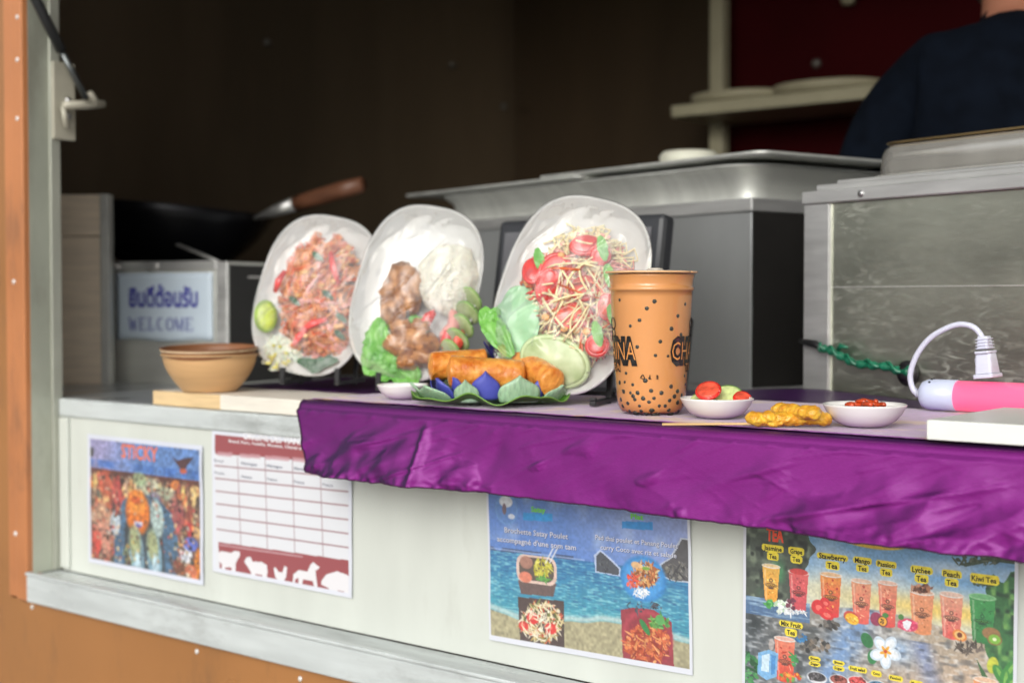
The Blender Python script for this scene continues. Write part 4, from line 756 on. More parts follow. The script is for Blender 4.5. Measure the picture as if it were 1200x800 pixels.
class Plate:
    """local frame of the leaning plate: x right, y up the plate, z out of its face; origin at the lower rim"""
    def __init__(s, label, base, yaw, tilt, w, h, roll=-11):
        s.roll = roll
        s.t = thing('display_plate', label, 'plate', base, (R(90 - tilt), 0, R(yaw)), 'plates of display food on black stands'); s.w, s.h = w / 2, h / 2
        s.M = Matrix.Translation(base) @ Euler((R(90 - tilt), 0, R(yaw))).to_matrix().to_4x4(); s.I = s.M.inverted()
        q = MB(); N = 72
        prof = [(.0, -.010), (.55, -.010), (.72, -.007), (.90, .002), (.985, .0095), (1.0, .0120), (.99, .0135), (.965, .0125), (.88, .0055), (.70, -.0035), (.52, -.0055), (0.0, -.0055)]
        def fn(u, v):
            k, z = prof[int(round(v * (len(prof) - 1)))]; x, y = s.rim(2 * math.pi * u, k); return (x, y + s.h, z)
        q.grid(fn, N, len(prof), wrapu=True); s.plate = obj('plate', q, M_plate, s.t)
    def rim(s, th, k):
        x, y = sq(th, s.w * k, s.h * k); c_, s_ = math.cos(R(s.roll)), math.sin(R(s.roll)); return x * c_ - y * s_, x * s_ + y * c_
    def at(s, px, py, z=.01):      # measured spot -> plate coordinates
        o, r = ray(px, py); o = s.I @ o; r = s.I.to_3x3() @ r; k = (z - o.z) / r.z; p = o + r * k; return p.x, p.y
    def film(s, hz, holes=None):
        q = MB()
        def fn(u, v):
            k = v; x, y = s.rim(2 * math.pi * u, k * 1.004)
            z = .0145 + (hz * (1 - k ** 4) ** .8) * (1 + .14 * nz(x * 30, y * 30, s.w * 77)) + (.0016 * nz(x * 70, y * 60, 5) + .0030 * max(0, 1 - abs(nz((x + y) * 9, (x - y) * 22, 8 + s.w * 50)) * 8)) * (1 - k ** 6); return (x, y + s.h, z)
        q.grid(fn, 130, 60, wrapu=True); return obj('cling_film', q, M_film, s.t)
def strands(P_, name, cx, cy, rx, ry, hz, n, ln, rad, mats_, seed, rot=0, flat=.6, z0=.0):
    rs = random.Random(seed); q = MB(); cr, sr = math.cos(rot), math.sin(rot)
    for i in range(n):
        a = rs.random() * 6.283; r = math.sqrt(rs.random()) * .93; u, v = r * math.cos(a), r * math.sin(a); th = rs.random() * 6.283; L_ = ln * (.5 + rs.random()); bend = (rs.random() - .5) * 5
        pts = []; x, y = u * rx, v * ry; st = 7; lift = rs.random()
        for k in range(st):
            rr_ = min(1, (x / rx) ** 2 + (y / ry) ** 2); z = z0 + hz * math.sqrt(max(0, 1 - rr_)) * (.45 + .6 * lift) + .002 * math.sin(k * 1.3 + i) + .004
            pts.append((cx + x * cr - y * sr, cy + x * sr + y * cr, z)); x += math.cos(th) * L_ / st; y += math.sin(th) * L_ / st; th += bend / st
            if (x / rx) ** 2 + (y / ry) ** 2 > 1.05: th += 2.0
        q.tube(pts, rad * (.7 + .6 * rs.random()), 5, rs.choice(range(len(mats_))), True, flat=flat)
    return stuff(obj(name, q, mats_, P_.t))
def slab(P_, name, cx, cy, z, rx, ry, th, m, rim=None, rot=(0, 0, 0), arc=360, n=28):
    q = MB(); M = Matrix.Translation((cx, cy, z)) @ Euler(rot).to_matrix().to_4x4(); k = [(.0, th * .5), (.86, th * .52), (.97, th * .4), (1, 0), (.97, -th * .4), (.86, -th * .5), (0, -th * .5)]
    a1 = R(arc)
    def fn(u, v): kk, zz = k[int(round(v * 6))]; return (rx * kk * math.cos(a1 * u), ry * kk * math.sin(a1 * u), zz)
    q.grid(fn, n, 7, M=M, wrapu=(arc == 360))
    if rim:
        for i, f in enumerate(q.f): q.m[i] = 0
        q.tube([M @ Vector((rx * .99 * math.cos(a1 * i / n), ry * .99 * math.sin(a1 * i / n), 0)) for i in range(n + 1)], th * .42, 6, 1)
    return obj(name, q, [m, rim] if rim else m, P_.t)
def leaf(parent, name, pts_c, w, m, ruf=.15, seed=0, z=.012, M=None, nu=24, nv=12, cup=.0):
    """ruffled leaf along a centre line"""
    q = MB(); pts = [Vector(p) for p in pts_c]
    def fn(u, v):
        k = u * (len(pts) - 1); i = min(int(k), len(pts) - 2); p = pts[i].lerp(pts[i + 1], k - i); d_ = (pts[i + 1] - pts[i]).normalized(); s_ = Vector((-d_.y, d_.x, 0)); ww_ = w * math.sin(math.pi * min(1, max(.04, u * .92 + .05))) ** .6
        t = v * 2 - 1; e = abs(t) ** 2
        return p + s_ * (t * ww_ * (1 + .2 * nz(u * 7, t * 3, seed))) + Vector((0, 0, z + cup * e + ruf * w * e * nz(u * 12, t * 5, seed + 3) + ruf * .5 * w * nz(u * 5, v * 5, seed + 7)))
    q.grid(fn, nu, nv, M=M); return obj(name, q, m, parent)
def chunk(P_, name, cx, cy, z, rad, m, seed, amp=.35): 
    q = MB(); q.blob((cx, cy, z), rad, 3, amp, 2.3, seed); return obj(name, q, m, P_.t)
def stand(base, yaw, label, dx=.045, hook=.026):
    t = thing('plate_stand', label, 'plate stand', base, R(yaw), 'black plate stands')
    for s_ in (-1, 1):
        q = MB(); x = s_ * dx; q.box((x - .004, -.032, 0), (x + .004, .075, .006)); q.box((x - .004, -.032, .0062), (x + .004, -.025, hook)); obj('foot', q, M_black, t, bevel=.001)
        q = MB(); q.box((x - .0035, .035, .0062), (x + .0035, .042, .15), M=Matrix.Rotation(R(-14), 4, 'X')); obj('back_rest', q, M_black, t, bevel=.001)
    q = MB(); q.box((-dx - .003, .06, .0065), (dx + .003, .066, .012)); obj('cross_bar', q, M_black, t)
    return t
# plate 1 : pink noodles
b1 = onZ(372, 450, .004); b1.z = Z(.004)
st1 = stand(b1 + Vector((0, -.0, .0005)), 24, 'black stand under the leftmost plate of noodles, its two feet showing below the rim')
P1 = Plate('leftmost cling filmed white plate, pink noodles with a lime wedge and bean sprouts', b1 + Vector((0, -.012, .012)), 26, 13, .192, .252)
cx, cy = P1.at(375, 345); strands(P1, 'noodles', cx, cy, .062, .088, .028, 460, .055, .0019, [M_noodle, M_noodle, M_pink, M_noodle2], 11, .1)
cx, cy = P1.at(365, 385); strands(P1, 'noodles', cx, cy, .042, .03, .020, 90, .04, .0019, [M_noodle2, M_noodle], 12, .1, z0=.006)
cx, cy = P1.at(395, 305); strands(P1, 'noodles', cx, cy, .030, .024, .016, 60, .035, .0018, [M_noodle2, M_nut], 13, .1, z0=.008)
for i, (px, py, a, L_) in enumerate(((392, 314, 1.9, .026), (368, 380, .4, .022), (328, 330, 1.2, .018), (352, 395, .9, .016))):
    x, y = P1.at(px, py, .03); q = MB(); q.tube([(x - L_ * math.cos(a), y - L_ * math.sin(a), .030), (x, y, .036), (x + L_ * math.cos(a), y + L_ * math.sin(a), .030)], [.004, .006, .004], 8, flat=.5); obj('red_pepper_strip', q, M_tom, P1.t)
for i, (px, py) in enumerate(((384, 345), (400, 372), (372, 300), (345, 352), (398, 392))):
    x, y = P1.at(px, py, .03); leaf(P1.t, 'herb_leaf', [(x - .008, y + .006, .02), (x, y, .024), (x + .010, y - .008, .02)], .005, M_dkgreen, .3, i)
rs_ = random.Random(4)
for i in range(9):
    x, y = P1.at(345 + rs_.random() * 60, 310 + rs_.random() * 90, .03); q = MB(); q.blob((x, y, .031), (.0055, .0042, .0035), 2, .2, 2, i); obj('peanut', q, M_nut, P1.t)
x, y = P1.at(312, 371, .018); slab(P1, 'lime_wedge', x, y, .020, .0135, .021, .012, M_lime, mat('lime_rind', srgb((150, 180, 70)), .35), (.1, .5, .1))
x, y = P1.at(326, 412, .012); strands(P1, 'bean_sprouts', x, y, .030, .022, .012, 90, .045, .0014, [M_stem], 14)
for i in range(16):
    a = rs_.random() * 6.28; q = MB(); q.blob((x + .026 * math.cos(a) * rs_.random(), y - .008 + .018 * math.sin(a), .017), (.0034, .0024, .0022), 2, .1); obj('sprout_head', q, M_bean, P1.t)
x, y = P1.at(372, 428, .012); 
for i in range(4): leaf(P1.t, 'herb_leaf', [(x - .032 + i * .008, y + .006 - i * .003, .004 + i * .002), (x, y - i * .002, .008), (x + .034 - i * .004, y + .008 + i * .002, .004)], .009, M_dkgreen, .25, 20 + i)
P1.film(.030)
# plate 2 : rice and chicken
b2 = onZ(487, 458, .003); b2.z = Z(.004)
st2 = stand(b2 + Vector((0, .0, .0005)), 22, 'black stand under the middle plate of rice and chicken, behind the small white dish')
P2 = Plate('middle cling filmed white plate, rice mound, fried chicken, lettuce and cucumber slices', b2 + Vector((.004, -.012, .012)), 24, 13, .188, .258)
x, y = P2.at(522, 325, .02); q = MB(); q.blob((x, y, .006), (.046, .052, .030), 4, .12, 2.4, 3); obj('rice_mound', q, M_rice, P2.t)
q = MB(); rs_ = random.Random(8)
for i in range(420):
    a = rs_.random() * 6.283; r_ = math.sqrt(rs_.random()); u, v = r_ * math.cos(a), r_ * math.sin(a); z = .006 + .0305 * math.sqrt(max(0, 1 - r_ * r_)); d_ = Vector((rs_.random() - .5, rs_.random() - .5, .3 * (rs_.random() - .5))).normalized() * .003; c_ = Vector((x + .044 * u, y + .050 * v, z))
    q.tube([c_ - d_, c_, c_ + d_], [.0005, .0011, .0005], 5)
stuff(obj('rice_grains', q, mat('rice_grain', srgb((236, 233, 220)), .45, 0, .05), P2.t))
for i, (px, py, ra, rb_) in enumerate(((470, 335, .026, .036), (462, 362, .020, .024), (486, 400, .030, .020), (468, 402, .022, .018), (497, 418, .022, .014), (478, 425, .018, .012), (492, 383, .016, .012), (458, 348, .016, .022), (482, 352, .014, .020), (505, 405, .014, .014), (470, 385, .018, .014), (480, 412, .015, .012))):
    x, y = P2.at(px, py, .02); chunk(P2, 'chicken_piece', x, y, .018 + .002 * (i % 2), (ra, rb_, .017), M_chick, 30 + i)
for i, (px, py, qx, qy, w_) in enumerate(((432, 440, 446, 372, .020), (446, 446, 462, 392, .022), (462, 448, 476, 425, .022), (448, 440, 436, 412, .018), (480, 372, 497, 398, .015), (492, 446, 470, 436, .016))):
    a_ = P2.at(px, py, .014); b_ = P2.at(qx, qy, .014); leaf(P2.t, 'lettuce_leaf', [(*a_, .004), ((a_[0] + b_[0]) / 2 + .004, (a_[1] + b_[1]) / 2, .008), (*b_, .004)], w_, M_green, .45, 40 + i, z=.012)
for i, (px, py, m_) in enumerate(((531, 378, M_pink), (524, 395, M_tom), (536, 402, M_tomin), (500, 376, M_tom), (527, 386, M_pink))):
    x, y = P2.at(px, py, .02); q = MB(); q.blob((x, y, .020), (.008, .019, .008), 3, .25, 2, 50 + i, rot=Matrix.Rotation(-.2 * i, 3, 'Z')); obj('radish_strip' if m_ is M_pink else 'red_pepper_strip', q, m_, P2.t)
for i, (px, py) in enumerate(((552, 350), (548, 366), (543, 382), (537, 398), (530, 412))):
    x, y = P2.at(px, py, .018); slab(P2, 'cucumber_slice', x, y, .016 + .0015 * i, .015, .019, .004, M_cuc, mat('soft_rind', srgb((130, 170, 90)), .4), (.75, -.45, .2 * (i % 2)))
P2.film(.032)
# plate 3 : papaya salad
b3 = onZ(662, 473, .004); b3.z = Z(.004)
st3 = stand(b3 + Vector((0, .0, .0005)), 20, 'black stand under the rightmost plate, behind the spring rolls', hook=.010)
P3 = Plate('rightmost cling filmed white plate, shredded papaya salad with tomatoes and cabbage leaf', b3 + Vector((.004, -.004, .010)), 20, 14, .190, .256, -14)
cx, cy = P3.at(678, 345, .02); strands(P3, 'papaya_shreds', cx, cy, .062, .085, .028, 170, .075, .0015, [M_strand, M_strand, M_pink], 15, .0, .7)
strands(P3, 'papaya_shreds', cx, cy, .058, .080, .030, 70, .07, .0014, [M_strand, M_strand, M_noodle2], 19, .0, .7, z0=.012)
strands(P3, 'papaya_shreds', cx, cy + .045, .045, .035, .026, 90, .05, .0016, [M_pink, M_strand], 16, z0=.002)
x, y = P3.at(630, 330, .02); strands(P3, 'chilli_shreds', x, y, .022, .040, .018, 80, .035, .0016, [M_noodle2, M_tom, M_nut], 17)
x, y = P3.at(697, 402, .02); strands(P3, 'chilli_shreds', x, y, .014, .016, .014, 40, .025, .0018, [M_noodle2, M_tom], 18)
q = MB(); q.blob((cx, cy, .002), (.056, .080, .020), 3, .15, 3, 2); obj('salad_heap', q, M_pink, P3.t)
for i, (px, py, rx, ry, m_, a_) in enumerate(((686, 288, .017, .012, M_tom, .1), (650, 318, .018, .022, M_tom, -.5), (642, 336, .012, .022, M_tom, -.2), (686, 338, .017, .015, M_tomin, .2), (672, 370, .022, .014, M_tomin, .1), (704, 300, .010, .009, M_tom, .4), (624, 318, .010, .016, M_tom, .1), (700, 405, .012, .012, M_tom, .4), (712, 360, .010, .014, M_tomin, .1))):
    x, y = P3.at(px, py, .03); slab(P3, 'tomato_slice', x, y, .030, rx, ry, .009, m_, M_tom, (.25 * (i % 3 - 1), .2, a_))
for i, (px, py) in enumerate(((666, 348), (676, 387), (688, 389), (662, 385), (640, 372), (706, 345), (658, 300), (694, 310))):
    x, y = P3.at(px, py, .03); q = MB(); q.blob((x, y, .032), (.0058, .0048, .0038), 2, .15, 2, i); obj('peanut', q, M_nut, P3.t)
for i, (px, py) in enumerate(((708, 292), (720, 370), (634, 306), (702, 392), (716, 325))):
    x, y = P3.at(px, py, .03); leaf(P3.t, 'herb_leaf', [(x - .006, y + .016, .022), (x, y, .026), (x + .004, y - .016, .022)], .007, M_green, .3, 60 + i)
M_cab = mat('cabbage_leaf', srgb((150, 196, 150)), .35, 0, .15, 12, coat=.3, sss=.1)
a_, b_, c_ = P3.at(572, 368, .02), P3.at(590, 395, .02), P3.at(622, 345, .02)
leaf(P3.t, 'cabbage_leaf', [(*P3.at(594, 420, .016), .004), (*P3.at(604, 385, .016), .010), (*P3.at(612, 335, .016), .004)], .034, M_cab, .2, 70, z=.012)
leaf(P3.t, 'lettuce_leaf', [(*P3.at(566, 362, .02), .006), (*P3.at(582, 388, .02), .012), (*P3.at(602, 418, .02), .006)], .015, M_green, .35, 71, z=.018)
leaf(P3.t, 'lettuce_leaf', [(*P3.at(586, 362, .02), .004), (*P3.at(576, 375, .02), .008), (*P3.at(574, 392, .02), .004)], .010, M_green, .35, 72, z=.020)
x, y = P3.at(651, 424, .02); slab(P3, 'cucumber_slice', x, y, .022, .043, .029, .010, M_cuc, mat('pale_rind', srgb((186, 204, 150)), .35), (.2, .1, -.3), n=40)
P3.film(.030)
# loose flap of film at the left of plate 3

# ------------------------------------------------------------------ brown bowls
def bowl_bm(rt, rb_, h, th=.0018, ov=1.0, n=64, wav=0):
    pr = [(0, 0), (rb_ * .95, 0), (rb_, .002)] + [(rb_ + (rt - rb_) * (1 - (1 - t) ** 1.7), .002 + (h - .002) * t) for t in (.12, .25, .4, .55, .7, .85, 1)]
    pr += [(rt + .003, h + .0008), (rt + .003, h + .0022), (rt - .001, h + .0024)] + [(rb_ + (rt - rb_) * (1 - (1 - t) ** 1.7) - th, .003 + (h - .002) * t) for t in (.9, .7, .5, .3, .12)] + [(rb_ * .9, .0035), (0, .0035)]
    q = MB(); q.lathe(pr, n); return q
M_kraft = mat('kraft_brown', srgb((206, 164, 116)), .5, 0, .1, 10, (1, 1, 6), bump=.15, coat=.12, rvar=.1)
M_kraft2 = mat('kraft_inside', srgb((128, 84, 54)), .5, 0, .15, 10)
bc = onD(246, 459, 2.16); bc.z = Z(-.0065)
def kbowl(z, label, tilt, mm=None):
    t = thing('paper_bowl', label, 'bowl', (bc.x, bc.y, z), (R(tilt), R(tilt * .6), 0), 'stacked brown paper bowls'); obj('bowl', bowl_bm(.071, .042, .055 if mm is None else .057), mm or M_kraft, t)
    q = MB(); q.tube([(.0722 * math.cos(R(a)), .0722 * math.sin(R(a)), .0560) for a in range(0, 361, 6)], .0014, 6); obj('rim', q, mat('kraft_rim', srgb((214, 190, 156)), .5), t); return t
kbowl(Z(-.0065), 'lower brown paper bowl, standing on the pale board', 0); kbowl(Z(.0020), 'upper brown paper bowl, nested in the other one', 2.2, M_kraft2)

# ------------------------------------------------------------------ bubble tea
cc = onZ(763, 483.5, TOPZ)
cp = thing('bubble_tea_cup', 'tall clear cup of orange milk tea with dark pearls, standing on the mauve runner', 'drink cup', cc); cp.scale = (1, 1, .95)
M_tea = mat('milk_tea', srgb((218, 152, 90)), .25, 0, .04, 18, (1, 1, .3), coat=0, sss=.0)
def prof_in(z): # outer radius of the cup at height z
    pts = [(0, .030), (.003, .0345), (.010, .0385), (.02, .0402), (.05, .0420), (.10, .0450), (.140, .0472), (.147, .0474), (.1475, .0490), (.151, .0492), (.152, .0476), (.160, .0482), (.167, .0500), (.168, .0515), (.1705, .0517)]
    for (a, ra), (b, rb_) in zip(pts, pts[1:]):
        if z <= b: return ra + (rb_ - ra) * (z - a) / (b - a)
    return pts[-1][1]
zs_ = [0, .001, .003, .006, .010, .015, .02, .03, .05, .07, .09, .11, .13, .14, .147, .1475, .149, .151, .152, .156, .160, .164, .1665]
q = MB(); q.lathe([(0, .0018)] + [(prof_in(z) - .0010, z + (.0018 if z < .003 else 0)) for z in zs_] + [(.0475, .1668), (0, .1668)], 72); obj('milk_tea', q, M_tea, cp)
q = MB(); q.lathe([(0, .0003)] + [(prof_in(z), z) for z in zs_] + [(.0502, .1672), (.0515, .1680), (.0517, .1700), (.0505, .1708), (.0490, .1704)], 72); obj('cup_wall', q, film_mat('clear_cup', .02, 1.42, .05, .0002, 8), cp)
q = MB(); q.lathe([(0, .1716), (.03, .1713), (.0505, .1709), (.0520, .1700), (.0522, .1680)], 64); obj('seal_film', q, mat('seal', srgb((200, 190, 176)), .2, 0, .05, coat=.6), cp)
q = MB(); q.tube([(.0519 * math.cos(R(a)), .0519 * math.sin(R(a)), .1692) for a in range(0, 361, 5)], .0013, 6); obj('rim', q, mat('cup_rim', srgb((226, 178, 128)), .12, 0, .03, coat=.8), cp)
q = MB(); q.lathe([(.010, .1716), (.008, .1738), (.004, .1745), (0, .1745)], 20, M=Matrix.Translation((.012, -.01, 0))); obj('film_bubble', q, MATS['seal'], cp)
M_pearl = mat('tapioca', (.028, .030, .022), .3, 0, .3); M_halo = mat('tapioca_halo', srgb((150, 112, 60)), .3)
vd = math.atan2(cam.location.y - cc.y, cam.location.x - cc.x)       # direction of the photographer's side, where the pearls were counted
rs_ = random.Random(21); pm = None; spots = [(716+x/4*1.0, 300+y/4) for x, y in ()]
cupspots = [(105,205),(268,212),(232,245),(198,300),(155,327),(348,340),(392,368),(295,400),(188,425),(272,465),(330,468),(412,225),(378,280),(110,408),(225,583),(167,602),(135,548),(130,590),(105,592),(168,655),(125,634),(143,688),(198,700),(242,682),(338,675),(290,700),(376,684),(335,718),(228,736),(178,730),(285,738),(376,632),(412,600),(380,722),(408,560),(118,700),(310,745),(156,640),(150,722),(256,718),(318,700),(215,665),(265,665),(360,656),(395,652),(300,640),(190,640),(252,630),(345,610),(120,630),(400,690),(268,742),(205,722),(350,735),(110,670),(176,670)]
for i, (sx, sy) in enumerate(cupspots):
    px, py = 700 + sx / 4, 300 + sy / 4
    # meet the cup wall along the line of sight
    o_, r_ = ray(px, py); best = None
    for k in range(1500, 1800):
        p = o_ + r_ * (k / 1000); z = (p.z - cc.z) / .95
        if 0 <= z <= .166 and math.hypot(p.x - cc.x, p.y - cc.y) <= prof_in(z) - .0010: best = p; break
    if best is None: continue
    z = (best.z - cc.z) / .95; a = math.atan2(best.y - cc.y, best.x - cc.x); R_ = prof_in(z) - .0010; big = .0034 if sy > 560 else .0034; big *= .8 + .5 * rs_.random(); dpt = big * .72
    q = MB(); q.blob(((R_ - dpt) * math.cos(a), (R_ - dpt) * math.sin(a), z), big, 2, .1, 2, i); obj('pearl', q, M_pearl, cp)
for i in range(46):                                                    # the pearls round the far side
    a = vd + R(95) + R(170) * rs_.random(); z = .004 + .15 * rs_.random() ** 1.8; R_ = prof_in(z) - .0010; big = .0016 + .0012 * rs_.random(); q = MB(); q.blob(((R_ - big * .72) * math.cos(a), (R_ - big * .72) * math.sin(a), z), big, 2, .1, 2, i); obj('pearl', q, M_pearl, cp)
M_ink = mat('logo_black', (.012, .012, .012), .35); M_logoin = mat('logo_orange', srgb((222, 150, 82)), .35)
def wrap(q, body, ang, z, hgt, wd, bold, lift, mi):
    vs, fs, w0, ch = text_tris(body, bold); k = hgt / ch; kx = wd / w0; out = []
    for x, y in vs: zz = z + y * k; a = ang + (x * kx - wd / 2) / .045; rr_ = prof_in(zz) + lift; out.append((rr_ * math.cos(a), rr_ * math.sin(a), zz))
    q.add(out, fs, mi)
def ring_arc(q, a0, z0, a1, z1, wd, lift, mi):
    q.tube([((prof_in(z0 + (z1 - z0) * t) + lift) * math.cos(a0 + (a1 - a0) * t), (prof_in(z0 + (z1 - z0) * t) + lift) * math.sin(a0 + (a1 - a0) * t), z0 + (z1 - z0) * t) for t in [i / 8 for i in range(9)]], wd, 6, mi, flat=1)
for off in (-1, 1):
    q = MB(); an = vd + R(4) + off * R(76)
    wrap(q, 'CHAINA', an, .063, .0262, .080, .13, .0002, 0); wrap(q, 'CHAINA', an, .0652, .0220, .0755, -.012, .0005, 1)
    wrap(q, 'TEA', an, .0520, .0095, .028, .10, .0002, 0); wrap(q, 'TEA', an, .0524, .0086, .0265, -.01, .0005, 1)
    stuff(obj('logo_lettering', q, [M_ink, M_logoin], cp))
    q = MB()
    for k, (r_, z) in enumerate(((.0070, .108), (.0052, .097))):
        q.tube([((prof_in(z + r_ * math.sin(R(t))) + .0003) * math.cos(an + r_ * math.cos(R(t)) / .045), (prof_in(z + r_ * math.sin(R(t))) + .0003) * math.sin(an + r_ * math.cos(R(t)) / .045), z + r_ * math.sin(R(t))) for t in range(0, 361, 20)], .0005, 5)
    for dx in (-1, 1): ring_arc(q, an + dx * .006 / .045, .094, an + dx * .016 / .045, .088, .0005, .0003, 0)
    stuff(obj('logo_figure', q, M_ink, cp))
q = MB()
for k, dx in enumerate((-.0085, 0, .0085)):
    an = vd + R(-2) + dx / .043
    if k == 0:
        for t in range(3): ring_arc(q, an + .0028 * math.cos(R(90 + t * 120)) / .043, .0455 + .0028 * math.sin(R(90 + t * 120)), an + .0028 * math.cos(R(195 + t * 120)) / .043, .0455 + .0028 * math.sin(R(195 + t * 120)), .0005, .0002, 0)
    elif k == 1: ring_arc(q, an, .0430, an, .0480, .0006, .0002, 0); ring_arc(q, an - .0012 / .043, .0430, an - .0012 / .043, .0455, .0004, .0002, 0); ring_arc(q, an + .0014 / .043, .0430, an + .0008 / .043, .0440, .0004, .0002, 0)
    else:
        for zz in (.0438, .0455, .0472): ring_arc(q, an - .0013 / .043, zz, an + .0013 / .043, zz, .0004, .0002, 0)
        ring_arc(q, an, .0430, an, .0480, .0004, .0002, 0)
stuff(obj('recycling_marks', q, M_ink, cp))

# ------------------------------------------------------------------ small bowls, skewers
M_china = mat('white_china', srgb((236, 235, 232)), .18, 0, .01, coat=.5)
def dish(c_, rt, h, label, yaw=0):
    t = thing('sauce_dish', label, 'dish', c_, 0, 'small white dishes'); pr = [(0, 0), (rt * .42, 0), (rt * .55, .0015), (rt * .75, h * .28), (rt * .90, h * .62), (rt * .985, h * .93), (rt, h), (rt * .975, h + .0006), (rt * .93, h * .92), (rt * .84, h * .62), (rt * .66, h * .32), (rt * .40, h * .18), (0, h * .15)]
    q = MB(); q.lathe(pr, 56); obj('dish', q, M_china, t); return t
c1_ = onZ(840, 489, TOPZ); c1_.z = Z(TOPZ); dish(c1_, .0405, .0215, 'white dish of cucumber and tomato slices beside the tea cup')
def disc_top(name, label, cat, c_, rx, th, m, rim, rot, group=None):
    q = MB(); k = [(.0, th * .5), (.6, th * .5), (.88, th * .5), (.98, th * .38), (1, 0), (.98, -th * .38), (.88, -th * .5), (0, -th * .5)]
    def fn(u, v): kk, zz = k[int(round(v * 7))]; return (rx * kk * math.cos(2 * math.pi * u), rx * kk * math.sin(2 * math.pi * u), zz)
    q.grid(fn, 32, 8, wrapu=True); q.tube([(rx * math.cos(R(a)), rx * math.sin(R(a)), 0) for a in range(0, 361, 12)], th * .40, 6, 1)
    t = thing(name, label, cat, c_, rot, group); obj('flesh', q, [m, rim], t); return t
M_seed = mat('cucumber_pale', srgb((206, 220, 150)), .25, 0, .2, 190, coat=.5)
for px, py, dz, rx, rot, lab in ((824, 474, .017, .0150, (R(22), R(10), 0), 'cucumber slice at the left of the dish by the tea cup, half under the tomato'), (852, 471, .0215, .0165, (R(38), R(-4), R(30)), 'upper pale cucumber slice leaning at the right of the tomato in the dish')):
    p = onD(px, py, 1.575); p.z = c1_.z + dz; disc_top('cucumber_slice', lab, 'cucumber', p, rx, .005, M_seed, mat('cucumber_edge', srgb((120, 168, 80)), .3), rot, 'cucumber slices in the dish')
for px, py, dz, rx, rot, lab in ((830, 467, .0285, .0125, (R(40), R(6), R(10)), 'round red tomato slice on top of the cucumber in the dish'), (870, 474, .020, .0085, (R(30), R(30), 0), 'small red tomato piece at the right rim of the cucumber dish')):
    p = onD(px, py, 1.565); p.z = c1_.z + dz; disc_top('tomato_slice', lab, 'tomato', p, rx, .006, M_tomin, M_tom, rot, 'tomato slices in the dish')
c2_ = onZ(1013, 499, TOPZ); c2_.z = Z(TOPZ); ds = dish(c2_, .0425, .0225, 'white dish of dark sauce with chilli rings, right of the skewers')
q = MB(); q.lathe([(0, .0200), (.032, .0198), (.0385, .0190), (.030, .010), (0, .006)], 40); obj('sauce', q, mat('brown_sauce', srgb((130, 88, 66)), .12, 0, .35, 90, coat=.6, col2=srgb((186, 160, 140))), ds)
M_chilli = mat('chilli_sauce', srgb((190, 66, 22)), .18, 0, .25, 90, coat=.7); 
for k, (dx, dy) in enumerate(((-.008, -.004), (.008, .002), (.016, -.012), (-.002, .010))):
    q = MB(); q.tube([(dx + (.010 + .001 * math.sin(k + a)) * math.cos(R(a)), dy + .007 * math.sin(R(a)), .0215 + .002 * k * .5 + .0008 * math.sin(a)) for a in range(0, 300, 20)], .0024, 7); obj('chilli_swirl', q, M_chilli, ds)
c3_ = onZ(472, 467, TOPZ); c3_.z = Z(TOPZ); dish(c3_ + Vector((0, 0, 0)), .034, .0185, 'empty white dish left of the lotus, below the middle plate')
M_bamboo = mat('bamboo', srgb((214, 178, 126)), .5, 0, .1, 20); M_sat = mat('satay_meat', srgb((206, 128, 26)), .38, 0, .3, 120, col2=srgb((240, 196, 66)), bump=.9, bscale=180, coat=.25); M_char = mat('satay_char', srgb((168, 84, 30)), .4, 0, .4, 90)
def skewer(label, tip, end, m0, m1, rad, seed, tipz):
    A = onZ(*tip, tipz); B = onZ(*end, tipz + .002); t = thing('satay_skewer', label, 'skewer', (A + B) / 2 - Vector((0, 0, .001)), 0, 'satay skewers on the runner')
    q = MB(); q.tube([A, B], .0014, 7); obj('stick', q, M_bamboo, t, world=True)
    d_ = (B - A); q = MB(); n = 16; rs = random.Random(seed)
    for k in range(n):
        f = m0 + (m1 - m0) * k / (n - 1); c_ = A + d_ * f + Vector(((rs.random() - .5) * .002, (rs.random() - .5) * .003, rad * .55 + (rs.random() - .5) * .003))
        q.blob(c_, (rad * (.72 + .35 * rs.random()), rad * (.8 + .35 * rs.random()), rad * (.66 + .2 * rs.random())), 3, .20, 2.2, seed + k, 1 if rs.random() < .16 else 0)
    me = obj('meat', q, [M_sat, M_char], t, world=True); r_ = me.modifiers.new('remesh', 'REMESH'); r_.mode = 'VOXEL'; r_.voxel_size = .0008; r_.use_smooth_shade = True
    return t
skewer('front satay skewer with yellow meat, its bare stick pointing at the tea cup', (776, 497), (970, 496), .56, .985, .0092, 100, TOPZ + .0015)
skewer('back satay skewer, short piece of yellow meat lying on the front one', (889, 484), (958, 490), .34, .95, .0088, 140, TOPZ + .009)

# ------------------------------------------------------------------ lotus and spring rolls
lc = onZ(573, 472.5, TOPZ); lc.z = Z(TOPZ)
lf = thing('green_leaf_tray', 'wavy green leaf shaped tray under the lotus petals and spring rolls', 'tray', lc, R(25))
M_lf = mat('leaf_tray_green', srgb((66, 112, 34)), .38, 0, .15, 20, coat=.15, sss=.05); M_lfe = mat('leaf_tray_edge', srgb((110, 152, 64)), .4)
def lfn(u, v):
    a = 2 * math.pi * u; k = v; w_ = 1 + .04 * math.sin(5 * a + 1); z = .0008 + k ** 3 * (.010 + .0045 * math.sin(7 * a + .6) + .003 * math.sin(11 * a))
    return (.100 * k * w_ * math.cos(a), .078 * k * w_ * math.sin(a), z)
q = MB(); q.grid(lfn, 120, 22, wrapu=True); obj('leaf', q, M_lf, lf, solid=.0009)
q = MB(); q.tube([lfn(i / 120, 1) for i in range(121)], .0009, 6); obj('leaf_edge', q, M_lfe, lf)
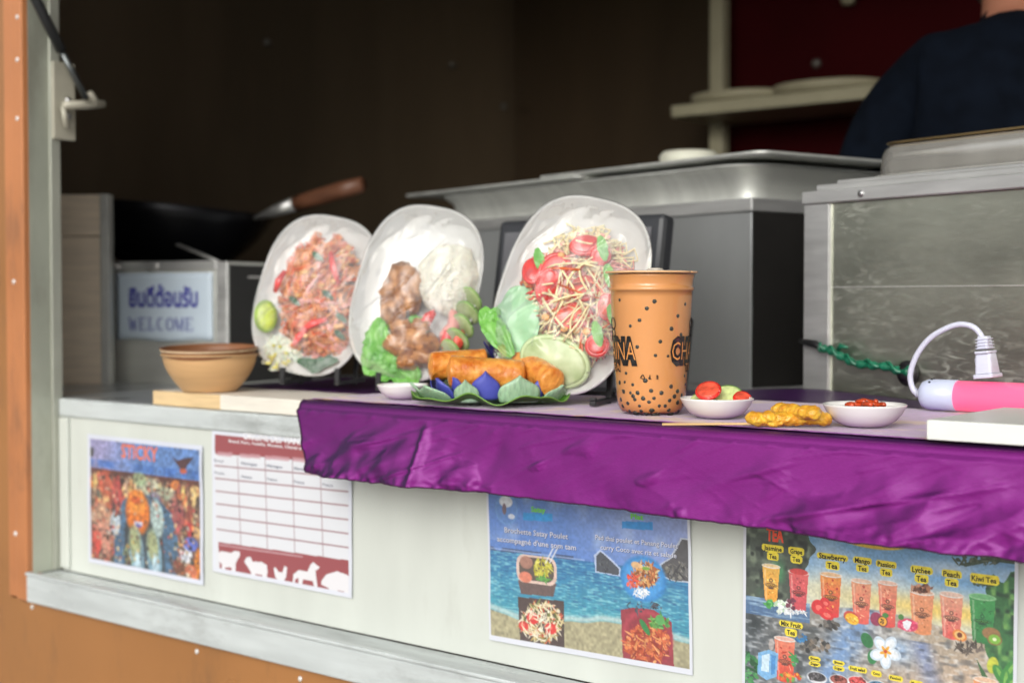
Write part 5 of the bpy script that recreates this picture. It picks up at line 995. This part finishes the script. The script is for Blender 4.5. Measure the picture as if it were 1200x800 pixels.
lo = thing('lotus_flower', 'blue and pale green lotus of stiff petals lying on the green leaf tray', 'flower', lc + Vector((0, 0, .002)))
M_pg = mat('petal_green', srgb((152, 184, 152)), .42, 0, .22, 60, (6, 6, 1), coat=.1, sss=.1); M_pb = mat('petal_blue', srgb((72, 78, 168)), .42, 0, .16, 30, coat=.1); M_pd = mat('petal_indigo', srgb((48, 44, 110)), .42, 0, .2, 30)
cx_, cy_ = cam.location.x - lc.x, cam.location.y - lc.y; dl = math.hypot(cx_, cy_); vx, vy = cx_ / dl, cy_ / dl; rx_, ry_ = -vy, vx    # towards viewer / to the right
def petal(m, off, fwd, z0, wd, hgt, lean, ang, name='petal', thk=.0010):
    """off: sideways, fwd: towards the street; ang: yaw of the petal's own axis"""
    q = MB(); ca, sa = math.cos(ang), math.sin(ang)
    def fn(u, v):
        t = v; s_ = (u * 2 - 1); ww_ = wd * .5 * (math.sin(math.pi * (t * .62 + .32)) ** .8) * (1 if t < .999 else .02); ww_ *= (1 - max(0, t - .55) ** 1.5 * 3.2) if t > .55 else 1
        ww_ = max(ww_, .0003); x = s_ * ww_; y = (math.sin(lean) * hgt * t) + .006 * (1 - s_ * s_) * (1 - t * .4) - .004 * t * t; z = math.cos(lean) * hgt * t ** .95
        return (x * ca - y * sa, x * sa + y * ca, z)
    q.grid(fn, 13, 14); base = Vector((rx_ * off + vx * fwd, ry_ * off + vy * fwd, z0)); Mx = Matrix.Translation(base) @ Matrix(((rx_, vx, 0, 0), (ry_, vy, 0, 0), (0, 0, 1, 0), (0, 0, 0, 1)))
    q.v = [Mx @ v for v in q.v]; return obj(name, q, m, lo, solid=thk)
# outer green ring, then blue ones
for off, fwd, wd, hg, ln, an in ((-.060, .030, .050, .036, .95, .75), (-.026, .050, .032, .031, .45, .25), (.036, .050, .052, .036, .40, -.15), (.076, .030, .040, .030, .8, -.8), (-.074, -.01, .044, .034, .9, 1.5), (.080, -.012, .044, .034, .9, -1.5), (-.04, -.05, .046, .034, .8, 2.6), (.045, -.05, .046, .034, .8, -2.6), (0, -.06, .046, .034, .8, 3.14)):
    petal(M_pg, off, fwd, .003, wd, hg, ln, an)
for off, fwd, wd, hg, ln, an in ((-.004, .044, .036, .036, .25, .02), (-.048, .030, .030, .034, .7, .9), (.058, .040, .018, .030, .4, -.5), (-.034, .036, .020, .036, .5, .7), (.070, -.02, .030, .050, .3, -1.2), (-.06, -.03, .034, .034, .5, 2.0), (.02, -.05, .034, .034, .5, 3.0)):
    petal(M_pb, off, fwd, .006, wd, hg, ln, an, thk=.0012)
M_roll = mat('fried_wrapper', srgb((196, 100, 28)), .30, 0, .28, 75, col2=srgb((236, 168, 78)), bump=1.0, bscale=150, coat=.35, rvar=.12)
def roll(label, A, B, rad, seed, sqr=1.0):
    A, B = Vector(A), Vector(B); d_ = (B - A); L_ = d_.length; t = thing('spring_roll', label, 'spring roll', (A + B) / 2 - Vector((0, 0, rad)), 0, 'fried spring rolls on the lotus'); q = MB(); rot = d_.to_track_quat('Z', 'Y').to_matrix().to_4x4(); rot.translation = A
    def fn(u, v):
        a = 2 * math.pi * u; e = min(v, 1 - v) * 2; k = (1 - max(0, 1 - e * 7) ** 2.4) if e < 1 / 7 else 1; k = max(k, .0); r_ = rad * (.97 + .07 * nz(math.cos(a) * 1.6, math.sin(a) * 1.6, v * 4 + seed)) * (.12 + .88 * k if k < 1 else 1)
        r_ *= 1 + .06 * (u if u < .9 else 0) + .022 * nz(math.cos(a) * 6, math.sin(a) * 6, v * 16 + seed) + .012 * nz(math.cos(a) * 14, math.sin(a) * 14, v * 40)
        return (r_ * math.cos(a) * sqr, r_ * math.sin(a), L_ * v + .003 * math.sin(a * 1 + seed) * (1 if .05 < v < .95 else .3))
    q.grid(fn, 72, 90, M=rot, wrapu=True); q.add([rot @ Vector(fn(i / 72, 0)) for i in range(72)], [tuple(range(72))[::-1]]); q.add([rot @ Vector(fn(i / 72, 1)) for i in range(72)], [tuple(range(72))])
    obj('wrapper', q, M_roll, t, world=True); return t
def L3(off, fwd, z): return (lc.x + rx_ * off + vx * fwd, lc.y + ry_ * off + vy * fwd, lc.z + z)
roll('back left golden spring roll, mostly behind the front one', L3(-.076, .000, .047), L3(-.002, -.022, .050), .0178, 1)
roll('front golden spring roll lying level behind the blue lotus petal', L3(-.052, .030, .042), L3(.046, .020, .035), .0198, 2)
roll('right golden spring roll with its end pointing down towards the street', L3(.040, -.020, .054), L3(.080, .050, .028), .0175, 3)
# the open blue flower behind
fb = thing('blue_flower', 'small indigo flower with orange stamens peeking up behind the spring rolls', 'flower', L3(.014, -.030, .020))
for k in range(9):
    a = k * .698; q = MB()
    def fn(u, v, a=a):
        s_ = u * 2 - 1; t = v; ww_ = .0075 * math.sin(math.pi * min(.98, t * .75 + .22)); r_ = .004 + .018 * t ** 1.2; z = .030 + .027 * t - .002 * s_ * s_
        return (r_ * math.cos(a) - s_ * ww_ * math.sin(a), r_ * math.sin(a) + s_ * ww_ * math.cos(a), z)
    q.grid(fn, 7, 9); obj('petal', q, M_pd, fb, solid=.0006)
q = MB(); q.lathe([(.004, 0), (.006, .015), (.007, .030), (.009, .040), (.007, .047), (0, .049)], 20); obj('flower_heart', q, M_pb, fb)
for k in range(12):
    a = k * .52; q = MB(); q.tube([(.004 * math.cos(a), .004 * math.sin(a), .042), (.009 * math.cos(a), .009 * math.sin(a), .054), (.010 * math.cos(a), .010 * math.sin(a), .058)], [.0007, .0009, .0014], 6); obj('stamen', q, mat('stamen_orange', srgb((222, 140, 60)), .5), fb)

# ------------------------------------------------------------------ white board, pink tube lamp, cord and plug
f0 = onZ(1063, 519, TOPZ); wbd = MB(); XB = f0.x
wbd.box((XB, -.078, Z(TOPZ)), (.55, .118, Z(TOPZ + .0185))); o = obj('white_block', wbd, mat('white_foam', srgb((226, 228, 222)), .4, 0, .02, 40, bump=.05, coat=.1), None, bevel=.0012); tag(o, 'long flat white box lying on the purple cloth at the right edge', 'box')
tube_r = .0178; zt = TOPZ + tube_r + .002
tc_ = onD(1085, 461, 1.66); tY = tc_.y; tX0 = onY(1080, 461, tY).x; tz = tc_.z
tl_ = thing('pink_tube_lamp', 'glowing pink tube lamp with a white end cap, behind the white box', 'lamp', (tX0 + .06, tY, Z(TOPZ)))
M_cap = mat('lamp_cap', srgb((200, 208, 232)), .35, 0, .04, 20, coat=.2)
tz = Z(TOPZ) + tube_r + .0005
RX = Matrix.Translation((tX0, tY, tz)) @ Matrix.Rotation(R(90), 4, 'Y')
xcap = onY(1122, 461, tY).x - tX0
q = MB(); q.lathe([(0, .0), (.011, .0), (.0155, .003), (tube_r, .009), (tube_r + .0004, .012), (tube_r + .0004, xcap), (tube_r - .001, xcap + .0005)], 40, M=RX); obj('end_cap', q, M_cap, tl_, world=True)
q = MB(); q.lathe([(tube_r - .0002, xcap + .0006), (tube_r - .0002, 1.2), (0, 1.2)], 40, M=RX); obj('tube', q, mat('pink_glow', srgb((255, 108, 150)), .3, 0, .01, emit=.62, coat=.3), tl_, world=True)
for k in range(5):
    a = R(30 + 24 * k); q = MB(); q.box((-.0012, -.0009, 0), (.0012, .0009, .005), M=Matrix.Translation((tX0 + .014, tY, tz)) @ Matrix.Rotation(a - R(90), 4, 'X') @ Matrix.Translation((0, 0, tube_r - .0035))); obj('vent_slot', q, M_black, tl_, world=True)
cdp = [(1082, 463), (1072, 459), (1067, 446), (1068, 432), (1076, 413), (1090, 396), (1108, 385), (1124, 380), (1138, 382), (1147, 389), (1153, 400)]
pts = [onY(x, y, tY - .003 * math.sin(i * .31)) for i, (x, y) in enumerate(cdp)]
def smooth(pts, n=6):
    out = []
    for i in range(len(pts) - 1):
        p0, p1, p2, p3 = pts[max(0, i-1)], pts[i], pts[i+1], pts[min(len(pts)-1, i+2)]
        for k in range(n):
            t = k / n; out.append(.5 * ((2*p1) + (p2-p0)*t + (2*p0-5*p1+4*p2-p3)*t*t + (3*p1-p0-3*p2+p3)*t**3))
    return out + [pts[-1]]
M_cord = mat('cord_white', srgb((206, 208, 224)), .35, 0, .02, coat=.2)
cd = thing('power_cord', 'white power cord arching from the pink tube lamp up to its plug', 'cord', (pts[2].x, pts[2].y, Z(TOPZ)))
q = MB(); q.tube(smooth(pts), .0034, 10); obj('cable', q, M_cord, cd, world=True)
for k in range(4):
    p = pts[0].lerp(pts[1], k / 4); q = MB(); q.lathe([(.0050, -.0009), (.0055, 0), (.0050, .0009)], 16, M=Matrix.Translation(p) @ Matrix.Rotation(R(90), 4, 'Y')); obj('strain_ring', q, M_cord, cd, world=True)
pt = onY(1153, 394, tY); pb_ = onY(1158, 444, tY); ax = (pb_ - pt); LM = ax.length; rot = ax.to_track_quat('Z', 'Y').to_matrix().to_4x4(); rot.translation = pt
def rp(name, z0, z1, a0, b0, a1, b1, r=.003):
    q = MB(); rrloft(q, (0, 0), a0, b0, [(0, z0 * LM)], r, M=rot, cap=False); n0 = len(q.v); q2 = MB(); rrloft(q2, (0, 0), a1, b1, [(0, z1 * LM)], r, M=rot, cap=False); N = n0
    q.v += q2.v; fs = [(k, (k+1)%N, N+(k+1)%N, N+k) for k in range(N)]; q.f += fs; q.m += [0]*N; q.s += [True]*N; q.f += [tuple(range(N))[::-1], tuple(range(N, 2*N))]; q.m += [0, 0]; q.s += [False]*2
    return obj(name, q, M_cord, pl, world=True, bevel=.0006)
pl = thing('mains_plug', 'ribbed white plug standing on the pink tube lamp at the end of the cord', 'plug', (pb_.x, pb_.y, pb_.z))
rp('strain_relief', 0.0, .30, .0072, .0060, .0098, .007)
for k in range(4): rp('rib', .05 + k * .07, .078 + k * .07, .0096 + k * .0006, .0078, .0098 + k * .0006, .0080)
rp('collar', .34, .40, .0132, .009, .0132, .009); rp('plug_body', .405, .87, .0104, .009, .0142, .010); rp('plug_face', .875, .97, .0172, .0115, .0172, .0115)
q = MB(); q.box((-.0055, -.0112, .50 * LM), (.0055, -.0098, .80 * LM), M=rot); obj('inset_panel', q, M_cord, pl, world=True)
# card behind the lamp
cA = onD(1166, 450, 1.77); ca_ = thing('notice_card', 'narrow white card with faint print leaning on the steel box behind the plug', 'card', (cA.x, cA.y, Z(.004)), R(-17))
ctop = onD(1166, 424, 1.77).z - Z(.004); q = MB(); q.box((0, 0, 0), (.16, .0015, ctop)); obj('card', q, mat('card_white', srgb((206, 210, 202)), .5), ca_)
flat_text(ca_, 'lettering', [('Merci et bonne journ\u00e9e', .01, ctop - .013, .0045, 0, None, 'l')], mat('card_ink', (.2, .2, .2), .5), lambda x, y: (x, -.0006, y))

# green wrapped wire, black plug socket
gp = [(1066, 436), (1052, 434), (1036, 429), (1020, 428), (1004, 426), (990, 420), (978, 413), (968, 409), (962, 408)]
def onbox(px, py, off=.014):       # a spot just in front of the steel box's front face
    o_, r_ = ray(px, py); n_ = Vector((math.sin(R(-17)), -math.cos(R(-17)), 0)); base = rb.location + n_ * off; return o_ + r_ * ((base - o_).dot(n_) / r_.dot(n_))
pts = [onbox(x, y) for x, y in gp]; gw = thing('green_cable', 'twisted green wrapped cable fixed across the steel box', 'cable', onbox(1015, 434, .014))
sm = smooth(pts, 8); q = MB(); q.tube(sm, [.0052 + .0012 * math.sin(i * .9) for i in range(len(sm))], 9); q.tube([p + Vector((0, -.003, .003)) + Vector((0, .004 * math.sin(i * .5), .004 * math.cos(i * .5))) for i, p in enumerate(sm)], .0024, 7)
obj('green_wrap', q, mat('green_tape', srgb((24, 104, 76)), .3, 0, .25, 50, bump=.6, bscale=80, coat=.4), gw, world=True)
q = MB(); a_ = onbox(982, 410); q.tube([a_, a_ + Vector((.006, -.004, .006)), onbox(993, 407, .018)], [.003, .004, .002], 6); obj('loose_end', q, MATS['green_tape'], gw, world=True)
q = MB(); q.tube([onbox(964, 408), onbox(955, 403, .012), onbox(945, 401, .012), onbox(938, 400, .0) + Vector((-.01, .02, 0))], [.004, .0055, .0045, .004], 9); obj('black_lead', q, M_black, gw, world=True)
so_ = thing('cable_socket', 'round black rubber socket on the steel box where the green cable ends', 'socket', onbox(1066, 436, .002)); nb_ = Vector((math.sin(R(-17)), -math.cos(R(-17)), 0)); mr_ = nb_.to_track_quat('Z', 'Y').to_matrix().to_4x4(); mr_.translation = onbox(1066, 437, .001)
q = MB(); q.lathe([(.0165, 0), (.0165, .006), (.013, .009), (.0085, .009), (.008, .016), (0, .016)], 28, M=mr_); obj('socket', q, M_black, so_, world=True)

# ------------------------------------------------------------------ person in navy, seen from behind
pcn = onD(1190, 40, 2.30)
pr_ = thing('person', 'person in a navy shirt turned away at the right, head bent out of view', 'person', (pcn.x, pcn.y, Z(-.85)), R(18)); pr_.scale = (.95, .95, .97)
def skin(name, nodes, edges, radii, root, m_list, sub=2):
    me = bpy.data.meshes.new(name); me.from_pydata(nodes, edges, []); o = bpy.data.objects.new(name, me); C.objects.link(o); o.modifiers.new('s', 'SKIN'); o.modifiers[0].use_smooth_shade = True
    for i, r_ in enumerate(radii): v = me.skin_vertices[0].data[i]; v.radius = r_ if isinstance(r_, tuple) else (r_, r_); v.use_root = (i == root)
    q = o.modifiers.new('u', 'SUBSURF'); q.levels = q.render_levels = sub; dg = bpy.context.evaluated_depsgraph_get(); me2 = bpy.data.meshes.new_from_object(o.evaluated_get(dg)); bpy.data.objects.remove(o); me2.name = name
    for m in m_list: me2.materials.append(m)
    for p in me2.polygons: p.use_smooth = True
    o = bpy.data.objects.new(name, me2); C.objects.link(o); return o
N_ = []; E_ = []; Rr = []
def nd(p, r, prev=None):
    N_.append(p); Rr.append(r); i = len(N_) - 1
    if prev is not None: E_.append((prev, i))
    return i
# local: x right, y away from the street (the way the person faces), z up from the floor
pel = nd((0, 0, .92), (.17, .12)); wa = nd((0, .0, 1.08), (.205, .13), pel); ch_ = nd((0, .03, 1.24), (.215, .145), wa); ub = nd((0, .045, 1.36), (.16, .12), ch_); nk = nd((0, .07, 1.455), (.075, .075), ub); nk2 = nd((0, .105, 1.53), (.062, .065), nk); hd = nd((0, .15, 1.61), (.082, .095), nk2); hd2 = nd((0, .19, 1.70), (.070, .088), hd)
for s_ in (-1, 1):
    sh_ = nd((s_ * .13, .045, 1.385), (.095, .10), ub); dlt = nd((s_ * .215, .055, 1.335), .082, sh_); ua = nd((s_ * .262, .06, 1.20), .072, dlt); el = nd((s_ * .280, .09, 1.05), .052, ua); fa = nd((s_ * .25, .22, 1.02), .042, el); wr = nd((s_ * .20, .33, 1.0), .028, fa); pa = nd((s_ * .185, .385, .99), (.036, .018), wr)
    for k, (fx, fl) in enumerate(((-.028, .052), (-.010, .064), (.009, .066), (.027, .052))):
        a = nd((s_ * .185 + fx, .385 + .03, .985), .009, pa); b = nd((s_ * .185 + fx * 1.1, .385 + .03 + fl * .6, .975), .008, a); nd((s_ * .185 + fx * 1.1, .385 + .025 + fl, .95), .0065, b)
    a = nd((s_ * .185 - s_ * .038, .375, .985), .010, pa); nd((s_ * .185 - s_ * .052, .41, .97), .008, a)
    hp = nd((s_ * .10, 0, .86), .105, pel); kn = nd((s_ * .11, .02, .48), .065, hp); an_ = nd((s_ * .115, -.01, .09), .042, kn); nd((s_ * .125, .14, .04), (.042, .03), an_)
M_skin = mat('skin', srgb((150, 100, 78)), .5, 0, .06, 20, sss=.1); M_navy = mat('navy_cloth', (.0022, .0038, .0075), .9, 0, .3, 30, bump=.9, bscale=9, spec=.08); M_trs = mat('dark_trousers', (.02, .02, .022), .8); M_shoe = mat('shoe_black', (.01, .01, .01), .4); M_hair = mat('hair_brown', (.035, .024, .017), .6, 0, .3, 60, (1, 1, .2), bump=.6, bscale=160)
body = skin('body', N_, E_, Rr, 0, [M_skin, M_navy, M_trs, M_shoe]); body.parent = pr_
for p in body.data.polygons:
    c_ = p.center
    p.material_index = 3 if c_.z < .07 else 2 if c_.z < .93 and abs(c_.x) < .24 and c_.y < .2 else 0 if (c_.z > 1.505 + .3 * max(0, c_.y - .07) or c_.y > .30) else 1
def bulge(v):
    if 1.15 < v.z < 1.5 and v.y < .02 and abs(v.x) < .25: v.y -= .03 * math.cos(v.x / .25 * 1.57)
for v in body.data.vertices: bulge(v.co)
q = MB(); q.blob((0, .150, 1.635), (.094, .120, .138), 3, .06, 4, 3); hv = [v for v in q.v]; q.v = [Vector((v.x, min(v.y, .22) if v.z < 1.74 else v.y, max(v.z, 1.515 + .40 * max(0, v.y - .1)))) for v in hv]; obj('hair', q, M_hair, pr_)
for s_ in (-1, 1): q = MB(); q.blob((s_ * .088, .175, 1.655), (.012, .020, .032), 2, .1); obj('ear', q, M_skin, pr_)
q = MB(); q.blob((0, .272, 1.65), (.016, .022, .026), 2, .1); obj('nose', q, M_skin, pr_)
for s_ in (-1, 1): q = MB(); q.blob((s_ * .032, .257, 1.675), (.013, .008, .009), 2, 0); obj('eye', q, M_stem, pr_)
q = MB(); q.blob((0, .250, 1.605), (.026, .010, .007), 2, 0); obj('mouth', q, M_pink, pr_)
q = MB(); q.tube([(.078 * math.cos(R(a)), .072 + .074 * math.sin(R(a)), 1.468 + .02 * math.sin(R(a))) for a in range(0, 361, 15)], .014, 8); obj('collar', q, M_navy, pr_)
